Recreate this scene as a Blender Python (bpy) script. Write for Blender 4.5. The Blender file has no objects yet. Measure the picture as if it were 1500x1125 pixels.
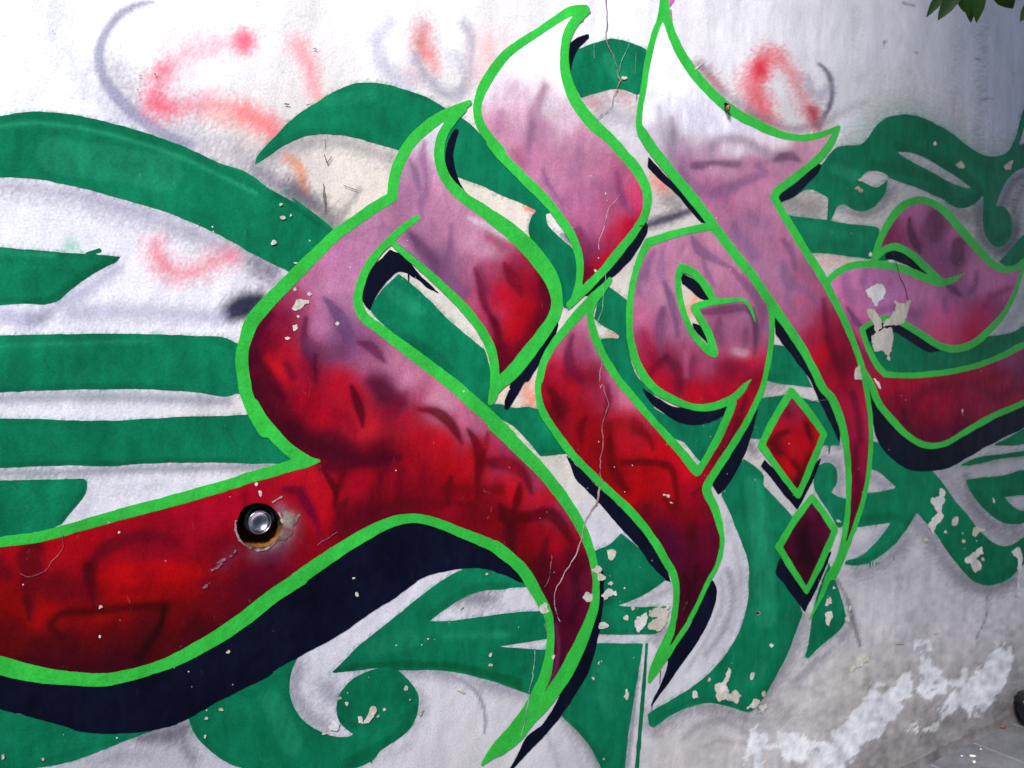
import bpy, bmesh, math, random
import numpy as np
from mathutils import Matrix, Vector

random.seed(7)
rng = np.random.default_rng(7)
R = math.radians
scene = bpy.context.scene

# ------------------------------------------------------------------ camera
FPX, W0, H0 = 1250.0, 1500.0, 1125.0
CAM = np.array([0.0, -1.70, 1.555])
YAW, PIT = R(34.0), R(2.86)
FWD = np.array([math.sin(YAW) * math.cos(PIT), math.cos(YAW) * math.cos(PIT), -math.sin(PIT)])
RGT = np.array([math.cos(YAW), -math.sin(YAW), 0.0])
UPV = np.cross(RGT, FWD)
cd = bpy.data.cameras.new('camera')
cam = bpy.data.objects.new('camera', cd)
scene.collection.objects.link(cam)
cam.matrix_world = Matrix(((RGT[0], UPV[0], -FWD[0], CAM[0]), (RGT[1], UPV[1], -FWD[1], CAM[1]),
                           (RGT[2], UPV[2], -FWD[2], CAM[2]), (0, 0, 0, 1)))
cd.sensor_width = 36.0
cd.lens = 36.0 * FPX / W0
cd.clip_start, cd.clip_end = 0.02, 400.0
cd.dof.use_dof = True
cd.dof.focus_distance = 1.75
cd.dof.aperture_fstop = 6.3
scene.camera = cam

# ------------------------------------------------------------------ sky, sun, exposure
SUN_EL, SUN_AZ = R(45.0), R(-50.0)          # azimuth measured from the wall normal (-Y), negative = from the left
world = bpy.data.worlds.new('World')
scene.world = world
world.use_nodes = True
wn = world.node_tree.nodes
sky = wn.new('ShaderNodeTexSky')
sky.sky_type = 'NISHITA'
sky.sun_disc = False
sky.sun_elevation = SUN_EL
sky.sun_rotation = R(180.0) - SUN_AZ * -1.0
sky.air_density, sky.dust_density, sky.ozone_density = 1.0, 0.6, 3.0
wn['Background'].inputs[1].default_value = 0.15
world.node_tree.links.new(sky.outputs[0], wn['Background'].inputs[0])
sd = bpy.data.lights.new('sun', 'SUN')
sd.energy, sd.angle, sd.color = 4.7, R(20.0), (1.0, 0.965, 0.93)
sun = bpy.data.objects.new('sun', sd)
scene.collection.objects.link(sun)
tosun = Vector((math.sin(SUN_AZ) * math.cos(SUN_EL), -math.cos(SUN_AZ) * math.cos(SUN_EL), math.sin(SUN_EL)))
sun.rotation_euler = tosun.to_track_quat('Z', 'Y').to_euler()
scene.view_settings.view_transform = 'Standard'
scene.view_settings.look = 'None'
scene.view_settings.gamma = 1.0
scene.view_settings.exposure = 1.36
scene.view_settings.use_curve_mapping = False

# ------------------------------------------------------------------ helpers: surveying, paths
def ray(px, py):
    a = (np.asarray(px, float) - W0 / 2) / FPX
    b = (H0 / 2 - np.asarray(py, float)) / FPX
    return FWD + a[..., None] * RGT + b[..., None] * UPV

def at(px, py, off=0.0):
    """point of the wall face (plane y = -off) seen at photo pixel (px, py)"""
    d = ray(px, py)
    t = (-off - CAM[1]) / d[..., 1]
    return CAM + d * t[..., None]

def ground_at(px, py, z=0.0):
    d = ray(np.array(px), np.array(py))
    return CAM + d * ((z - CAM[2]) / d[2])

def deep_at(px, py, depth):
    return CAM + ray(np.array(px), np.array(py)) * depth

def project(P):
    v = np.asarray(P, float) - CAM
    z = np.maximum(v @ FWD, 0.05)
    return W0 / 2 + FPX * (v @ RGT) / z, H0 / 2 - FPX * (v @ UPV) / z

OFFS = {'A': 0, 'B': 280, 'C': 560, 'D': 825}
OFFX = {'1': 0, '2': 360, '3': 720, '4': 1100}
S = 3.75
def P(s, w=None):
    """survey notes -> [(x, y, width, corner)] in photo pixels; a sheet code (A1..D4) sets the origin"""
    out, ox, oy = [], 0, 0
    cw = w or 40.0
    for t in s.split():
        if t[0] in 'ABCD':
            ox, oy = OFFX[t[1]], OFFS[t[0]]
            continue
        c = t[0] == '*'
        v = [float(q) for q in t.lstrip('*').split(',')]
        if len(v) > 2: cw = v[2]
        out.append((ox + v[0] / S, oy + v[1] / S, cw / S, c))
    return out

def turn(a, b, c):
    u = (b[0] - a[0], b[1] - a[1]); v = (c[0] - b[0], c[1] - b[1])
    d = math.hypot(*u) * math.hypot(*v)
    if d < 1e-9: return 0
    return math.degrees(math.acos(max(-1, min(1, (u[0] * v[0] + u[1] * v[1]) / d))))

def cr_run(p, step):
    p = np.array(p)
    if len(p) == 2:
        n = max(1, int(np.hypot(*(p[1] - p[0])[:2]) / (step * 3)))
        t = np.linspace(0, 1, n + 1)[:, None]
        return p[0] * (1 - t) + p[1] * t
    q = np.vstack([2 * p[0] - p[1], p, 2 * p[-1] - p[-2]])
    out = []
    for i in range(1, len(q) - 2):
        p0, p1, p2, p3 = q[i - 1:i + 3]
        L = max(np.hypot(*(p2 - p1)[:2]), 1e-6)
        l0 = max(np.hypot(*(p1 - p0)[:2]), 1e-6); l2 = max(np.hypot(*(p3 - p2)[:2]), 1e-6)
        m1 = (p2 - p0) / (L + l0) * L
        m2 = (p3 - p1) / (L + l2) * L
        n = max(1, int(L / step))
        t = (np.arange(n) / n)[:, None]
        out.append((2*t**3 - 3*t**2 + 1) * p1 + (t**3 - 2*t**2 + t) * m1 + (-2*t**3 + 3*t**2) * p2 + (t**3 - t**2) * m2)
    out.append(p[-1:])
    return np.vstack(out)

def smooth(pts, closed=False, step=5.0, lim=62):
    pts = list(pts); n = len(pts)
    if closed:
        cs = [i for i in range(n) if pts[i][3] or turn(pts[i-1], pts[i], pts[(i+1) % n]) > lim]
        if cs:
            pts = pts[cs[0]:] + pts[:cs[0]] + [pts[cs[0]]]
        else:
            e = pts[-3:] + pts + pts[:3]
            c = cr_run([q[:3] for q in e], step)
            k0 = np.argmin(np.hypot(c[:, 0] - pts[0][0], c[:, 1] - pts[0][1]))
            # walk one full period
            d = np.hypot(c[:, 0] - pts[0][0], c[:, 1] - pts[0][1])
            idx = np.where(d < 1e-6)[0]
            return c[idx[0]:idx[-1] + 1] if len(idx) > 1 else c[k0:]
    out, run = [], [pts[0]]
    for i in range(1, len(pts)):
        run.append(pts[i])
        last = i == len(pts) - 1
        if last or pts[i][3] or turn(pts[i-1], pts[i], pts[i+1]) > lim:
            r = cr_run([q[:3] for q in run], step)
            out.append(r if last else r[:-1])
            run = [pts[i]]
    return np.vstack(out)

# ------------------------------------------------------------------ value noise
_lat = rng.random((256, 256))
def vnoise(x, y):
    xi = np.floor(x).astype(int); yi = np.floor(y).astype(int)
    fx = x - xi; fy = y - yi
    fx = fx * fx * (3 - 2 * fx); fy = fy * fy * (3 - 2 * fy)
    a = _lat[xi & 255, yi & 255]; b = _lat[(xi + 1) & 255, yi & 255]
    c = _lat[xi & 255, (yi + 1) & 255]; d = _lat[(xi + 1) & 255, (yi + 1) & 255]
    return (a * (1 - fx) + b * fx) * (1 - fy) + (c * (1 - fx) + d * fx) * fy - 0.5
def fbm(x, y, wl, o=3):
    s = 0; a = 1.0
    for k in range(o):
        s = s + a * vnoise(x / wl + 17 * k, y / wl + 31 * k); wl *= 0.5; a *= 0.55
    return s

# ------------------------------------------------------------------ distance fields on a grid -> clean sheets
FAR = 9.0
class Field:
    def __init__(self, box, g):
        self.g = g
        self.x0, self.y0 = box[0] - 3 * g, box[1] - 3 * g
        self.nx = int((box[2] - self.x0) / g) + 5; self.ny = int((box[3] - self.y0) / g) + 5
        self.X, self.Y = np.meshgrid(self.x0 + np.arange(self.nx) * g, self.y0 + np.arange(self.ny) * g)
        self.d = np.full(self.X.shape, FAR)
    def win(self, xa, ya, xb, yb):
        i0 = max(0, int((min(xa, xb) - self.x0) / self.g)); i1 = min(self.nx, int((max(xa, xb) - self.x0) / self.g) + 2)
        j0 = max(0, int((min(ya, yb) - self.y0) / self.g)); j1 = min(self.ny, int((max(ya, yb) - self.y0) / self.g) + 2)
        return slice(j0, j1), slice(i0, i1)
    def seg(self, D, a, b, ra, rb):
        m = max(ra, rb) + FAR
        w = self.win(min(a[0], b[0]) - m, min(a[1], b[1]) - m, max(a[0], b[0]) + m, max(a[1], b[1]) + m)
        x = self.X[w]; y = self.Y[w]
        if x.size == 0: return
        vx, vy = b[0] - a[0], b[1] - a[1]
        L = vx * vx + vy * vy + 1e-9
        t = np.clip(((x - a[0]) * vx + (y - a[1]) * vy) / L, 0, 1)
        d = np.hypot(x - a[0] - t * vx, y - a[1] - t * vy) - (ra + (rb - ra) * t)
        D[w] = np.minimum(D[w], d)
    def stroke(self, c):
        D = np.full(self.X.shape, FAR)
        for a, b in zip(c[:-1], c[1:]): self.seg(D, a, b, a[2] / 2, b[2] / 2)
        return D
    def poly(self, c):
        D = np.full(self.X.shape, FAR)
        ins = np.zeros(self.X.shape, bool)
        n = len(c)
        for k in range(n):
            a, b = c[k], c[(k + 1) % n]
            if abs(a[0] - b[0]) + abs(a[1] - b[1]) < 1e-9: continue
            self.seg(D, a, b, 0, 0)
            if a[1] != b[1]:
                w = self.win(self.x0, min(a[1], b[1]) - self.g, max(a[0], b[0]) + self.g, max(a[1], b[1]) + self.g)
                x = self.X[w]; y = self.Y[w]
                h = ((y >= min(a[1], b[1])) & (y < max(a[1], b[1])) &
                     (x < a[0] + (y - a[1]) * (b[0] - a[0]) / (b[1] - a[1])))
                ins[w] ^= h
        return np.where(ins, -D, D)

def bbox(cs):
    a = np.vstack([c[:, :3] for c in cs])
    m = a[:, 2].max() / 2 + 6
    x0, y0, x1, y1 = a[:, 0].min() - m, a[:, 1].min() - m, a[:, 0].max() + m, a[:, 1].max() + m
    return max(x0, -420), max(y0, -160), min(x1, 1760), min(y1, 1330)

def march(F):
    d = F.d; ny, nx = d.shape
    d = np.where(np.abs(d) < 1e-4, 1e-4, d)
    ins = d < 0
    vid = -np.ones(d.shape, int); k = int(ins.sum()); vid[ins] = np.arange(k)
    X = [F.X[ins]]; Y = [F.Y[ins]]
    h = ins[:, 1:] != ins[:, :-1]; hid = -np.ones(h.shape, int); n = int(h.sum()); hid[h] = k + np.arange(n); k += n
    a = d[:, :-1][h]; b = d[:, 1:][h]; t = a / (a - b)
    X.append(F.X[:, :-1][h] + t * F.g); Y.append(F.Y[:, :-1][h])
    v = ins[1:, :] != ins[:-1, :]; eid = -np.ones(v.shape, int); n = int(v.sum()); eid[v] = k + np.arange(n)
    a = d[:-1, :][v]; b = d[1:, :][v]; t = a / (a - b)
    X.append(F.X[:-1, :][v]); Y.append(F.Y[:-1, :][v] + t * F.g)
    case = ins[:-1, :-1] * 1 + ins[:-1, 1:] * 2 + ins[1:, 1:] * 4 + ins[1:, :-1] * 8
    tok = {'a': vid[:-1, :-1], 'b': vid[:-1, 1:], 'c': vid[1:, 1:], 'd': vid[1:, :-1],
           'n': hid[:-1, :], 's': hid[1:, :], 'w': eid[:, :-1], 'e': eid[:, 1:]}
    T = {1: ['anw'], 2: ['ben'], 3: ['abew'], 4: ['cse'], 5: ['anw', 'cse'], 6: ['bcsn'], 7: ['abcsw'], 8: ['dws'],
         9: ['ansd'], 10: ['ben', 'dws'], 11: ['abesd'], 12: ['cdwe'], 13: ['anecd'], 14: ['bcdwn'], 15: ['abcd']}
    faces = []
    for c, polys in T.items():
        m = case == c
        if not m.any(): continue
        for p in polys:
            faces += np.stack([tok[q][m] for q in p], 1).tolist()
    return np.concatenate(X), np.concatenate(Y), faces

# ------------------------------------------------------------------ colours
def lin(c, k=0.80):
    c = np.asarray(c, float) / 255.0
    l = np.where(c <= 0.04045, c / 12.92, ((c + 0.055) / 1.055) ** 2.4)
    return np.clip(l * k, 0.0025, 0.85)

def idw(x, y, samples, s=14.0, p=1.6):
    num = np.zeros((len(x), 3)); den = np.zeros(len(x))
    for (sx, sy, *c) in samples:
        w = 1.0 / ((x - sx) ** 2 + (y - sy) ** 2 + s * s) ** p
        num += w[:, None] * lin(c); den += w
    return num / den[:, None]

def spray(col, x, y, path, rgb, op=0.7, soft=40.0, w=None, grain=0.0, wob=0.25):
    """one pass of the spray can: colour fades over `soft` (survey units) round the path"""
    c = smooth(P(path, w), step=8.0) if isinstance(path, str) else path
    if len(c) == 1: c = np.vstack([c, c + [0.1, 0, 0]])
    sf = soft / S
    m = c[:, 2].max() / 2 + sf
    sel = np.where((x > c[:, 0].min() - m) & (x < c[:, 0].max() + m) & (y > c[:, 1].min() - m) & (y < c[:, 1].max() + m))[0]
    if len(sel) == 0: return
    xs, ys = x[sel], y[sel]
    d = np.full(len(sel), 1e9)
    for a, b in zip(c[:-1], c[1:]):
        vx, vy = b[0] - a[0], b[1] - a[1]
        t = np.clip(((xs - a[0]) * vx + (ys - a[1]) * vy) / (vx * vx + vy * vy + 1e-9), 0, 1)
        d = np.minimum(d, np.hypot(xs - a[0] - t * vx, ys - a[1] - t * vy) - (a[2] + (b[2] - a[2]) * t) / 2)
    d = d + fbm(xs, ys, 26.0, 2) * sf * wob
    k = np.clip(0.5 - d / sf, 0, 1); k = k * k * (3 - 2 * k) * op
    if grain: k = np.clip(k + grain * (rng.random(len(sel)) - 0.5) * (k > 0.02) * (1 - k) * 2, 0, 1)
    col[sel] = col[sel] * (1 - k[:, None]) + lin(rgb) * k[:, None]

# ------------------------------------------------------------------ materials (procedural)
def nodes(name):
    m = bpy.data.materials.new(name); m.use_nodes = True
    nt = m.node_tree
    return m, nt, nt.nodes, nt.links, nt.nodes['Principled BSDF']

def add_noise(nt, scale, detail=4, rough=0.55, vec=None, stretch=None):
    n = nt.nodes.new('ShaderNodeTexNoise')
    n.inputs['Scale'].default_value = scale; n.inputs['Detail'].default_value = detail; n.inputs['Roughness'].default_value = rough
    if vec is not None:
        if stretch:
            mp = nt.nodes.new('ShaderNodeMapping'); mp.inputs['Scale'].default_value = stretch
            nt.links.new(vec, mp.inputs[0]); vec = mp.outputs[0]
        nt.links.new(vec, n.inputs['Vector'])
    return n

def ramp(nt, src, a, b, ca=(0, 0, 0, 1), cb=(1, 1, 1, 1)):
    r = nt.nodes.new('ShaderNodeValToRGB')
    r.color_ramp.elements[0].position, r.color_ramp.elements[1].position = a, b
    r.color_ramp.elements[0].color, r.color_ramp.elements[1].color = ca, cb
    nt.links.new(src, r.inputs[0])
    return r

def mix(nt, kind, fac, a, b):
    m = nt.nodes.new('ShaderNodeMix'); m.data_type = 'RGBA'; m.blend_type = kind
    for sock, v in ((m.inputs[0], fac), (m.inputs[6], a), (m.inputs[7], b)):
        if hasattr(v, 'is_linked') or isinstance(v, bpy.types.NodeSocket): nt.links.new(v, sock)
        else: sock.default_value = v
    return m.outputs[2]

def relief(nt, pos, fine=1.0, mid=1.0, big=1.0):
    """trowelled plaster under the paint: one field in world space shared by the wall and every coat on it"""
    ma = nt.nodes.new('ShaderNodeMath'); ma.operation = 'MULTIPLY_ADD'
    mb = nt.nodes.new('ShaderNodeMath'); mb.operation = 'MULTIPLY_ADD'
    n1 = add_noise(nt, 150, 3, 0.6, pos); n2 = add_noise(nt, 34, 4, 0.6, pos); n3 = add_noise(nt, 7, 3, 0.5, pos, (1, 1, 0.6))
    nt.links.new(n1.outputs[0], ma.inputs[0]); ma.inputs[1].default_value = 0.0006 * fine
    mm = nt.nodes.new('ShaderNodeMath'); mm.operation = 'MULTIPLY'; mm.inputs[1].default_value = 0.0013 * mid
    nt.links.new(n2.outputs[0], mm.inputs[0]); nt.links.new(mm.outputs[0], ma.inputs[2])
    nt.links.new(n3.outputs[0], mb.inputs[0]); mb.inputs[1].default_value = 0.016 * big
    nt.links.new(ma.outputs[0], mb.inputs[2])
    bp = nt.nodes.new('ShaderNodeBump'); bp.inputs['Strength'].default_value = 0.6; bp.inputs['Distance'].default_value = 1.0
    nt.links.new(mb.outputs[0], bp.inputs['Height'])
    return bp

def paint_material(name, rough=0.5, spec=0.25, mottle=0.16, scuff=0.5, fine=1.0, streak=0.0, speck=True, coat=0.0):
    m, nt, N, L, bs = nodes(name)
    at_ = N.new('ShaderNodeAttribute'); at_.attribute_name = 'Col'
    geo = N.new('ShaderNodeNewGeometry'); pos = geo.outputs['Position']
    col = at_.outputs['Color']
    n = add_noise(nt, 5.5, 6, 0.65, pos)
    r = ramp(nt, n.outputs[0], 0.3, 0.72, (1 - mottle, 1 - mottle, 1 - mottle, 1), (1 + mottle * .6,) * 3 + (1,))
    col = mix(nt, 'MULTIPLY', 1.0, col, r.outputs[0])
    n = add_noise(nt, 30, 4, 0.6, pos, (1.0, 1.0, 0.45))
    n.inputs['Distortion'].default_value = 0.6
    r = ramp(nt, n.outputs[0], 0.32, 0.68, (1 - mottle * .8,) * 3 + (1,), (1 + mottle * .7,) * 3 + (1,))
    col = mix(nt, 'MULTIPLY', 1.0, col, r.outputs[0])
    n = add_noise(nt, 230, 3, 0.65, pos)
    r = ramp(nt, n.outputs[0], 0.3, 0.7, (0.82, 0.82, 0.82, 1), (1.13, 1.13, 1.13, 1))
    col = mix(nt, 'MULTIPLY', 1.0, col, r.outputs[0])
    if streak:                                   # rain streaks running down the render
        n = add_noise(nt, 1.0, 6, 0.62, pos, (9, 1, 0.8))
        r = ramp(nt, n.outputs[0], 0.45, 0.70, (1, 1, 1, 1), (1 - streak, 1 - streak * 1.02, 1 - streak * .95, 1))
        n = add_noise(nt, 1.1, 3, 0.5, pos); r2 = ramp(nt, n.outputs[0], 0.40, 0.62)
        col = mix(nt, 'MULTIPLY', r2.outputs[0], col, r.outputs[0])
    if scuff:                                    # thin pale scuffs
        n = add_noise(nt, 1.0, 6, 0.7, pos, (42, 1, 15))
        n.inputs['Distortion'].default_value = 1.4
        r = ramp(nt, n.outputs[0], 0.66, 0.80, (0, 0, 0, 1), (scuff, scuff, scuff, 1))
        col = mix(nt, 'MIX', r.outputs[0], col, (0.34, 0.31, 0.33, 1))
    if speck:                                    # pin-head chips
        v = N.new('ShaderNodeTexVoronoi'); v.inputs['Scale'].default_value = 34; L.new(pos, v.inputs['Vector'])
        r = ramp(nt, v.outputs['Distance'], 0.045, 0.06, (1, 1, 1, 1), (0, 0, 0, 1))
        n = add_noise(nt, 3.0, 2, 0.5, pos); r2 = ramp(nt, n.outputs[0], 0.55, 0.60)
        f = mix(nt, 'MULTIPLY', 1.0, r.outputs[0], r2.outputs[0])
        col = mix(nt, 'MIX', f, col, (0.62, 0.60, 0.57, 1))
    L.new(col, bs.inputs['Base Color'])
    n = add_noise(nt, 22, 4, 0.6, pos)
    mr = N.new('ShaderNodeMapRange'); mr.inputs[3].default_value = rough - .10; mr.inputs[4].default_value = rough + .14
    L.new(n.outputs[0], mr.inputs[0]); L.new(mr.outputs[0], bs.inputs['Roughness'])
    bs.inputs['Specular IOR Level'].default_value = spec
    L.new(relief(nt, pos, fine).outputs[0], bs.inputs['Normal'])
    return m

M = {}
M['wall'] = paint_material('plaster_paint', 0.68, 0.08, 0.08, 0.0, 1.2, 0.16, speck=False)
M['green'] = paint_material('green_enamel', 0.6, 0.03, 0.22, 0.22, 0.9)
M['letter'] = paint_material('letter_enamel', 0.6, 0.03, 0.14, 0.30, 0.9)
M['lime'] = paint_material('lime_enamel', 0.55, 0.07, 0.10, 0.10, 0.9, speck=False)
M['navy'] = paint_material('navy_enamel', 0.6, 0.04, 0.30, 0.16, 0.9)
M['bare'] = paint_material('bare_plaster', 0.8, 0.15, 0.22, 0.0, 2.6, speck=False)

def plain(name, rgb, rough=0.6, spec=0.3, metal=0.0, scale=40, amt=0.25, bump=0.0):
    m, nt, N, L, bs = nodes(name)
    geo = N.new('ShaderNodeNewGeometry')
    n = add_noise(nt, scale, 5, 0.6, geo.outputs['Position'])
    r = ramp(nt, n.outputs[0], 0.3, 0.7, tuple(c * (1 - amt) for c in rgb) + (1,), tuple(min(1, c * (1 + amt)) for c in rgb) + (1,))
    L.new(r.outputs[0], bs.inputs['Base Color'])
    bs.inputs['Roughness'].default_value = rough; bs.inputs['Specular IOR Level'].default_value = spec; bs.inputs['Metallic'].default_value = metal
    if bump:
        b = N.new('ShaderNodeBump'); b.inputs['Distance'].default_value = bump
        L.new(n.outputs[0], b.inputs['Height']); L.new(b.outputs[0], bs.inputs['Normal'])
    return m

# ------------------------------------------------------------------ object helpers
def link(o, parent=None):
    scene.collection.objects.link(o)
    if parent is not None: o.parent = parent
    return o
def tag(o, label=None, cat=None, group=None, kind=None):
    for k, v in (('label', label), ('category', cat), ('group', group), ('kind', kind)):
        if v: o[k] = v
    return o
def mesh_obj(name, verts, faces, mat, parent=None, col=None, smooth_=False):
    me = bpy.data.meshes.new(name)
    me.from_pydata(verts if isinstance(verts, list) else verts.tolist(), [], faces)
    if col is not None:
        a = me.color_attributes.new('Col', 'FLOAT_COLOR', 'POINT')
        a.data.foreach_set('color', np.hstack([col, np.ones((len(col), 1))]).astype(np.float32).ravel())
    me.materials.append(mat)
    if smooth_: me.polygons.foreach_set('use_smooth', [True] * len(me.polygons))
    me.update()
    return link(bpy.data.objects.new(name, me), parent)

LAYER = {'green': 0.0004, 'navy': 0.0008, 'fill': 0.0012, 'lime': 0.0016, 'bare': 0.0020, 'crack': 0.0024}
_sub = [0]
def coat(name, layer, parent, colour, polys=(), strokes=(), holes=(), g=2.2, rough=0.7, wl=14.0, mat=None, extra=None):
    """a coat of paint (or a bare patch) lying on the wall, cut from its distance field"""
    pc = [smooth(P(p) if isinstance(p, str) else p, True) if not isinstance(p, np.ndarray) else p for p in polys]
    sc = [smooth(P(p) if isinstance(p, str) else p) if not isinstance(p, np.ndarray) else p for p in strokes]
    F = Field(bbox(pc + sc), g)
    for c in pc: F.d = np.minimum(F.d, F.poly(c))
    for c in sc: F.d = np.minimum(F.d, F.stroke(c))
    if rough: F.d = F.d + fbm(F.X, F.Y, wl, 3) * rough * 2
    for h in holes:
        c = smooth(P(h), True) if isinstance(h, str) else h
        F.d = np.maximum(F.d, -F.poly(c) + (fbm(F.X, F.Y, wl, 2) * rough if rough else 0))
    x, y, f = march(F)
    if not f: return None
    _sub[0] = (_sub[0] + 1) % 8
    V = at(x, y, LAYER[layer] + 0.00004 * _sub[0])
    col = colour(x, y) if callable(colour) else np.tile(lin(colour), (len(x), 1))
    if extra: extra(col, x, y)
    return mesh_obj(name, V, f, mat or M[{'fill': 'letter', 'crack': 'bare'}.get(layer, layer)], parent, col)

# ------------------------------------------------------------------ the wall
BUTTON = (379.0, 769.5)
def button_hole():
    a = np.linspace(0, 2 * math.pi, 40, endpoint=False)
    rx = 32.8 + 1.2 * np.sin(3 * a + 1); ry = 33.6 + 1.0 * np.cos(2 * a)
    X = rx * np.cos(a); Y = ry * np.sin(a)
    return np.stack([BUTTON[0] + X, BUTTON[1] + Y, 0 * a], 1)
HOLE = button_hole()

WALL_BASE = [(60,60,240,241,247),(300,40,243,242,248),(600,30,241,241,247),(900,40,238,237,245),(1100,60,234,232,240),(1300,60,226,225,235),
 (1450,60,216,217,230),(1480,150,206,206,220),(1330,130,222,220,228),(1240,180,224,222,228),(60,330,226,227,236),(200,320,226,224,236),
 (250,420,236,233,242),(60,470,228,226,238),(300,460,232,230,240),(490,260,222,212,204),(540,290,226,216,205),(450,290,200,190,186),(420,250,212,206,206),
 (390,430,228,224,236),(150,600,218,222,230),(330,595,222,216,220),(150,700,222,220,230),(200,720,228,226,236),(640,430,212,208,202),(790,320,224,214,202),
 (730,300,226,216,204),(830,330,225,223,230),(930,400,214,206,198),(940,300,186,178,172),(900,220,200,196,204),(915,180,214,210,220),(990,320,205,198,194),
 (1010,450,220,200,182),(840,700,214,208,200),(870,780,212,209,222),(890,485,214,205,200),(750,590,226,208,192),(1090,800,206,204,214),(1060,950,205,203,213),
 (1010,1000,215,213,224),(480,1000,216,213,226),(450,950,218,216,226),(560,900,220,216,228),(700,900,214,210,220),(640,1020,218,214,224),(700,1080,212,208,212),
 (820,1080,214,212,218),(860,1100,206,204,208),(1050,1080,206,199,200),(1000,1110,208,200,202),(250,1090,186,182,194),(300,1110,196,192,204),
 (1300,900,204,200,206),(1330,830,200,197,204),(1250,1000,202,195,190),(1200,1100,200,194,194),(1400,930,204,198,204),(1400,1000,196,190,188),(1460,880,206,202,206),
 (1480,1030,166,163,168),(1400,1070,172,167,165),(1350,1100,176,170,166),(1370,1060,164,160,164),(1300,1120,176,168,166),(1450,1045,150,146,150),
 (1160,300,186,178,172),(1290,310,190,184,186),(1220,380,208,200,196),(1300,290,196,188,186),(1420,330,188,182,180),(1470,330,190,184,182),(1480,470,200,196,202),
 (1120,570,208,200,202),(1110,660,200,192,192),(1230,690,196,190,196),(1280,700,190,186,194),(1430,700,186,180,184),(1350,760,186,182,190),(1290,790,200,197,205),
 (1460,730,184,180,188),(1410,800,190,186,192)]

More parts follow.
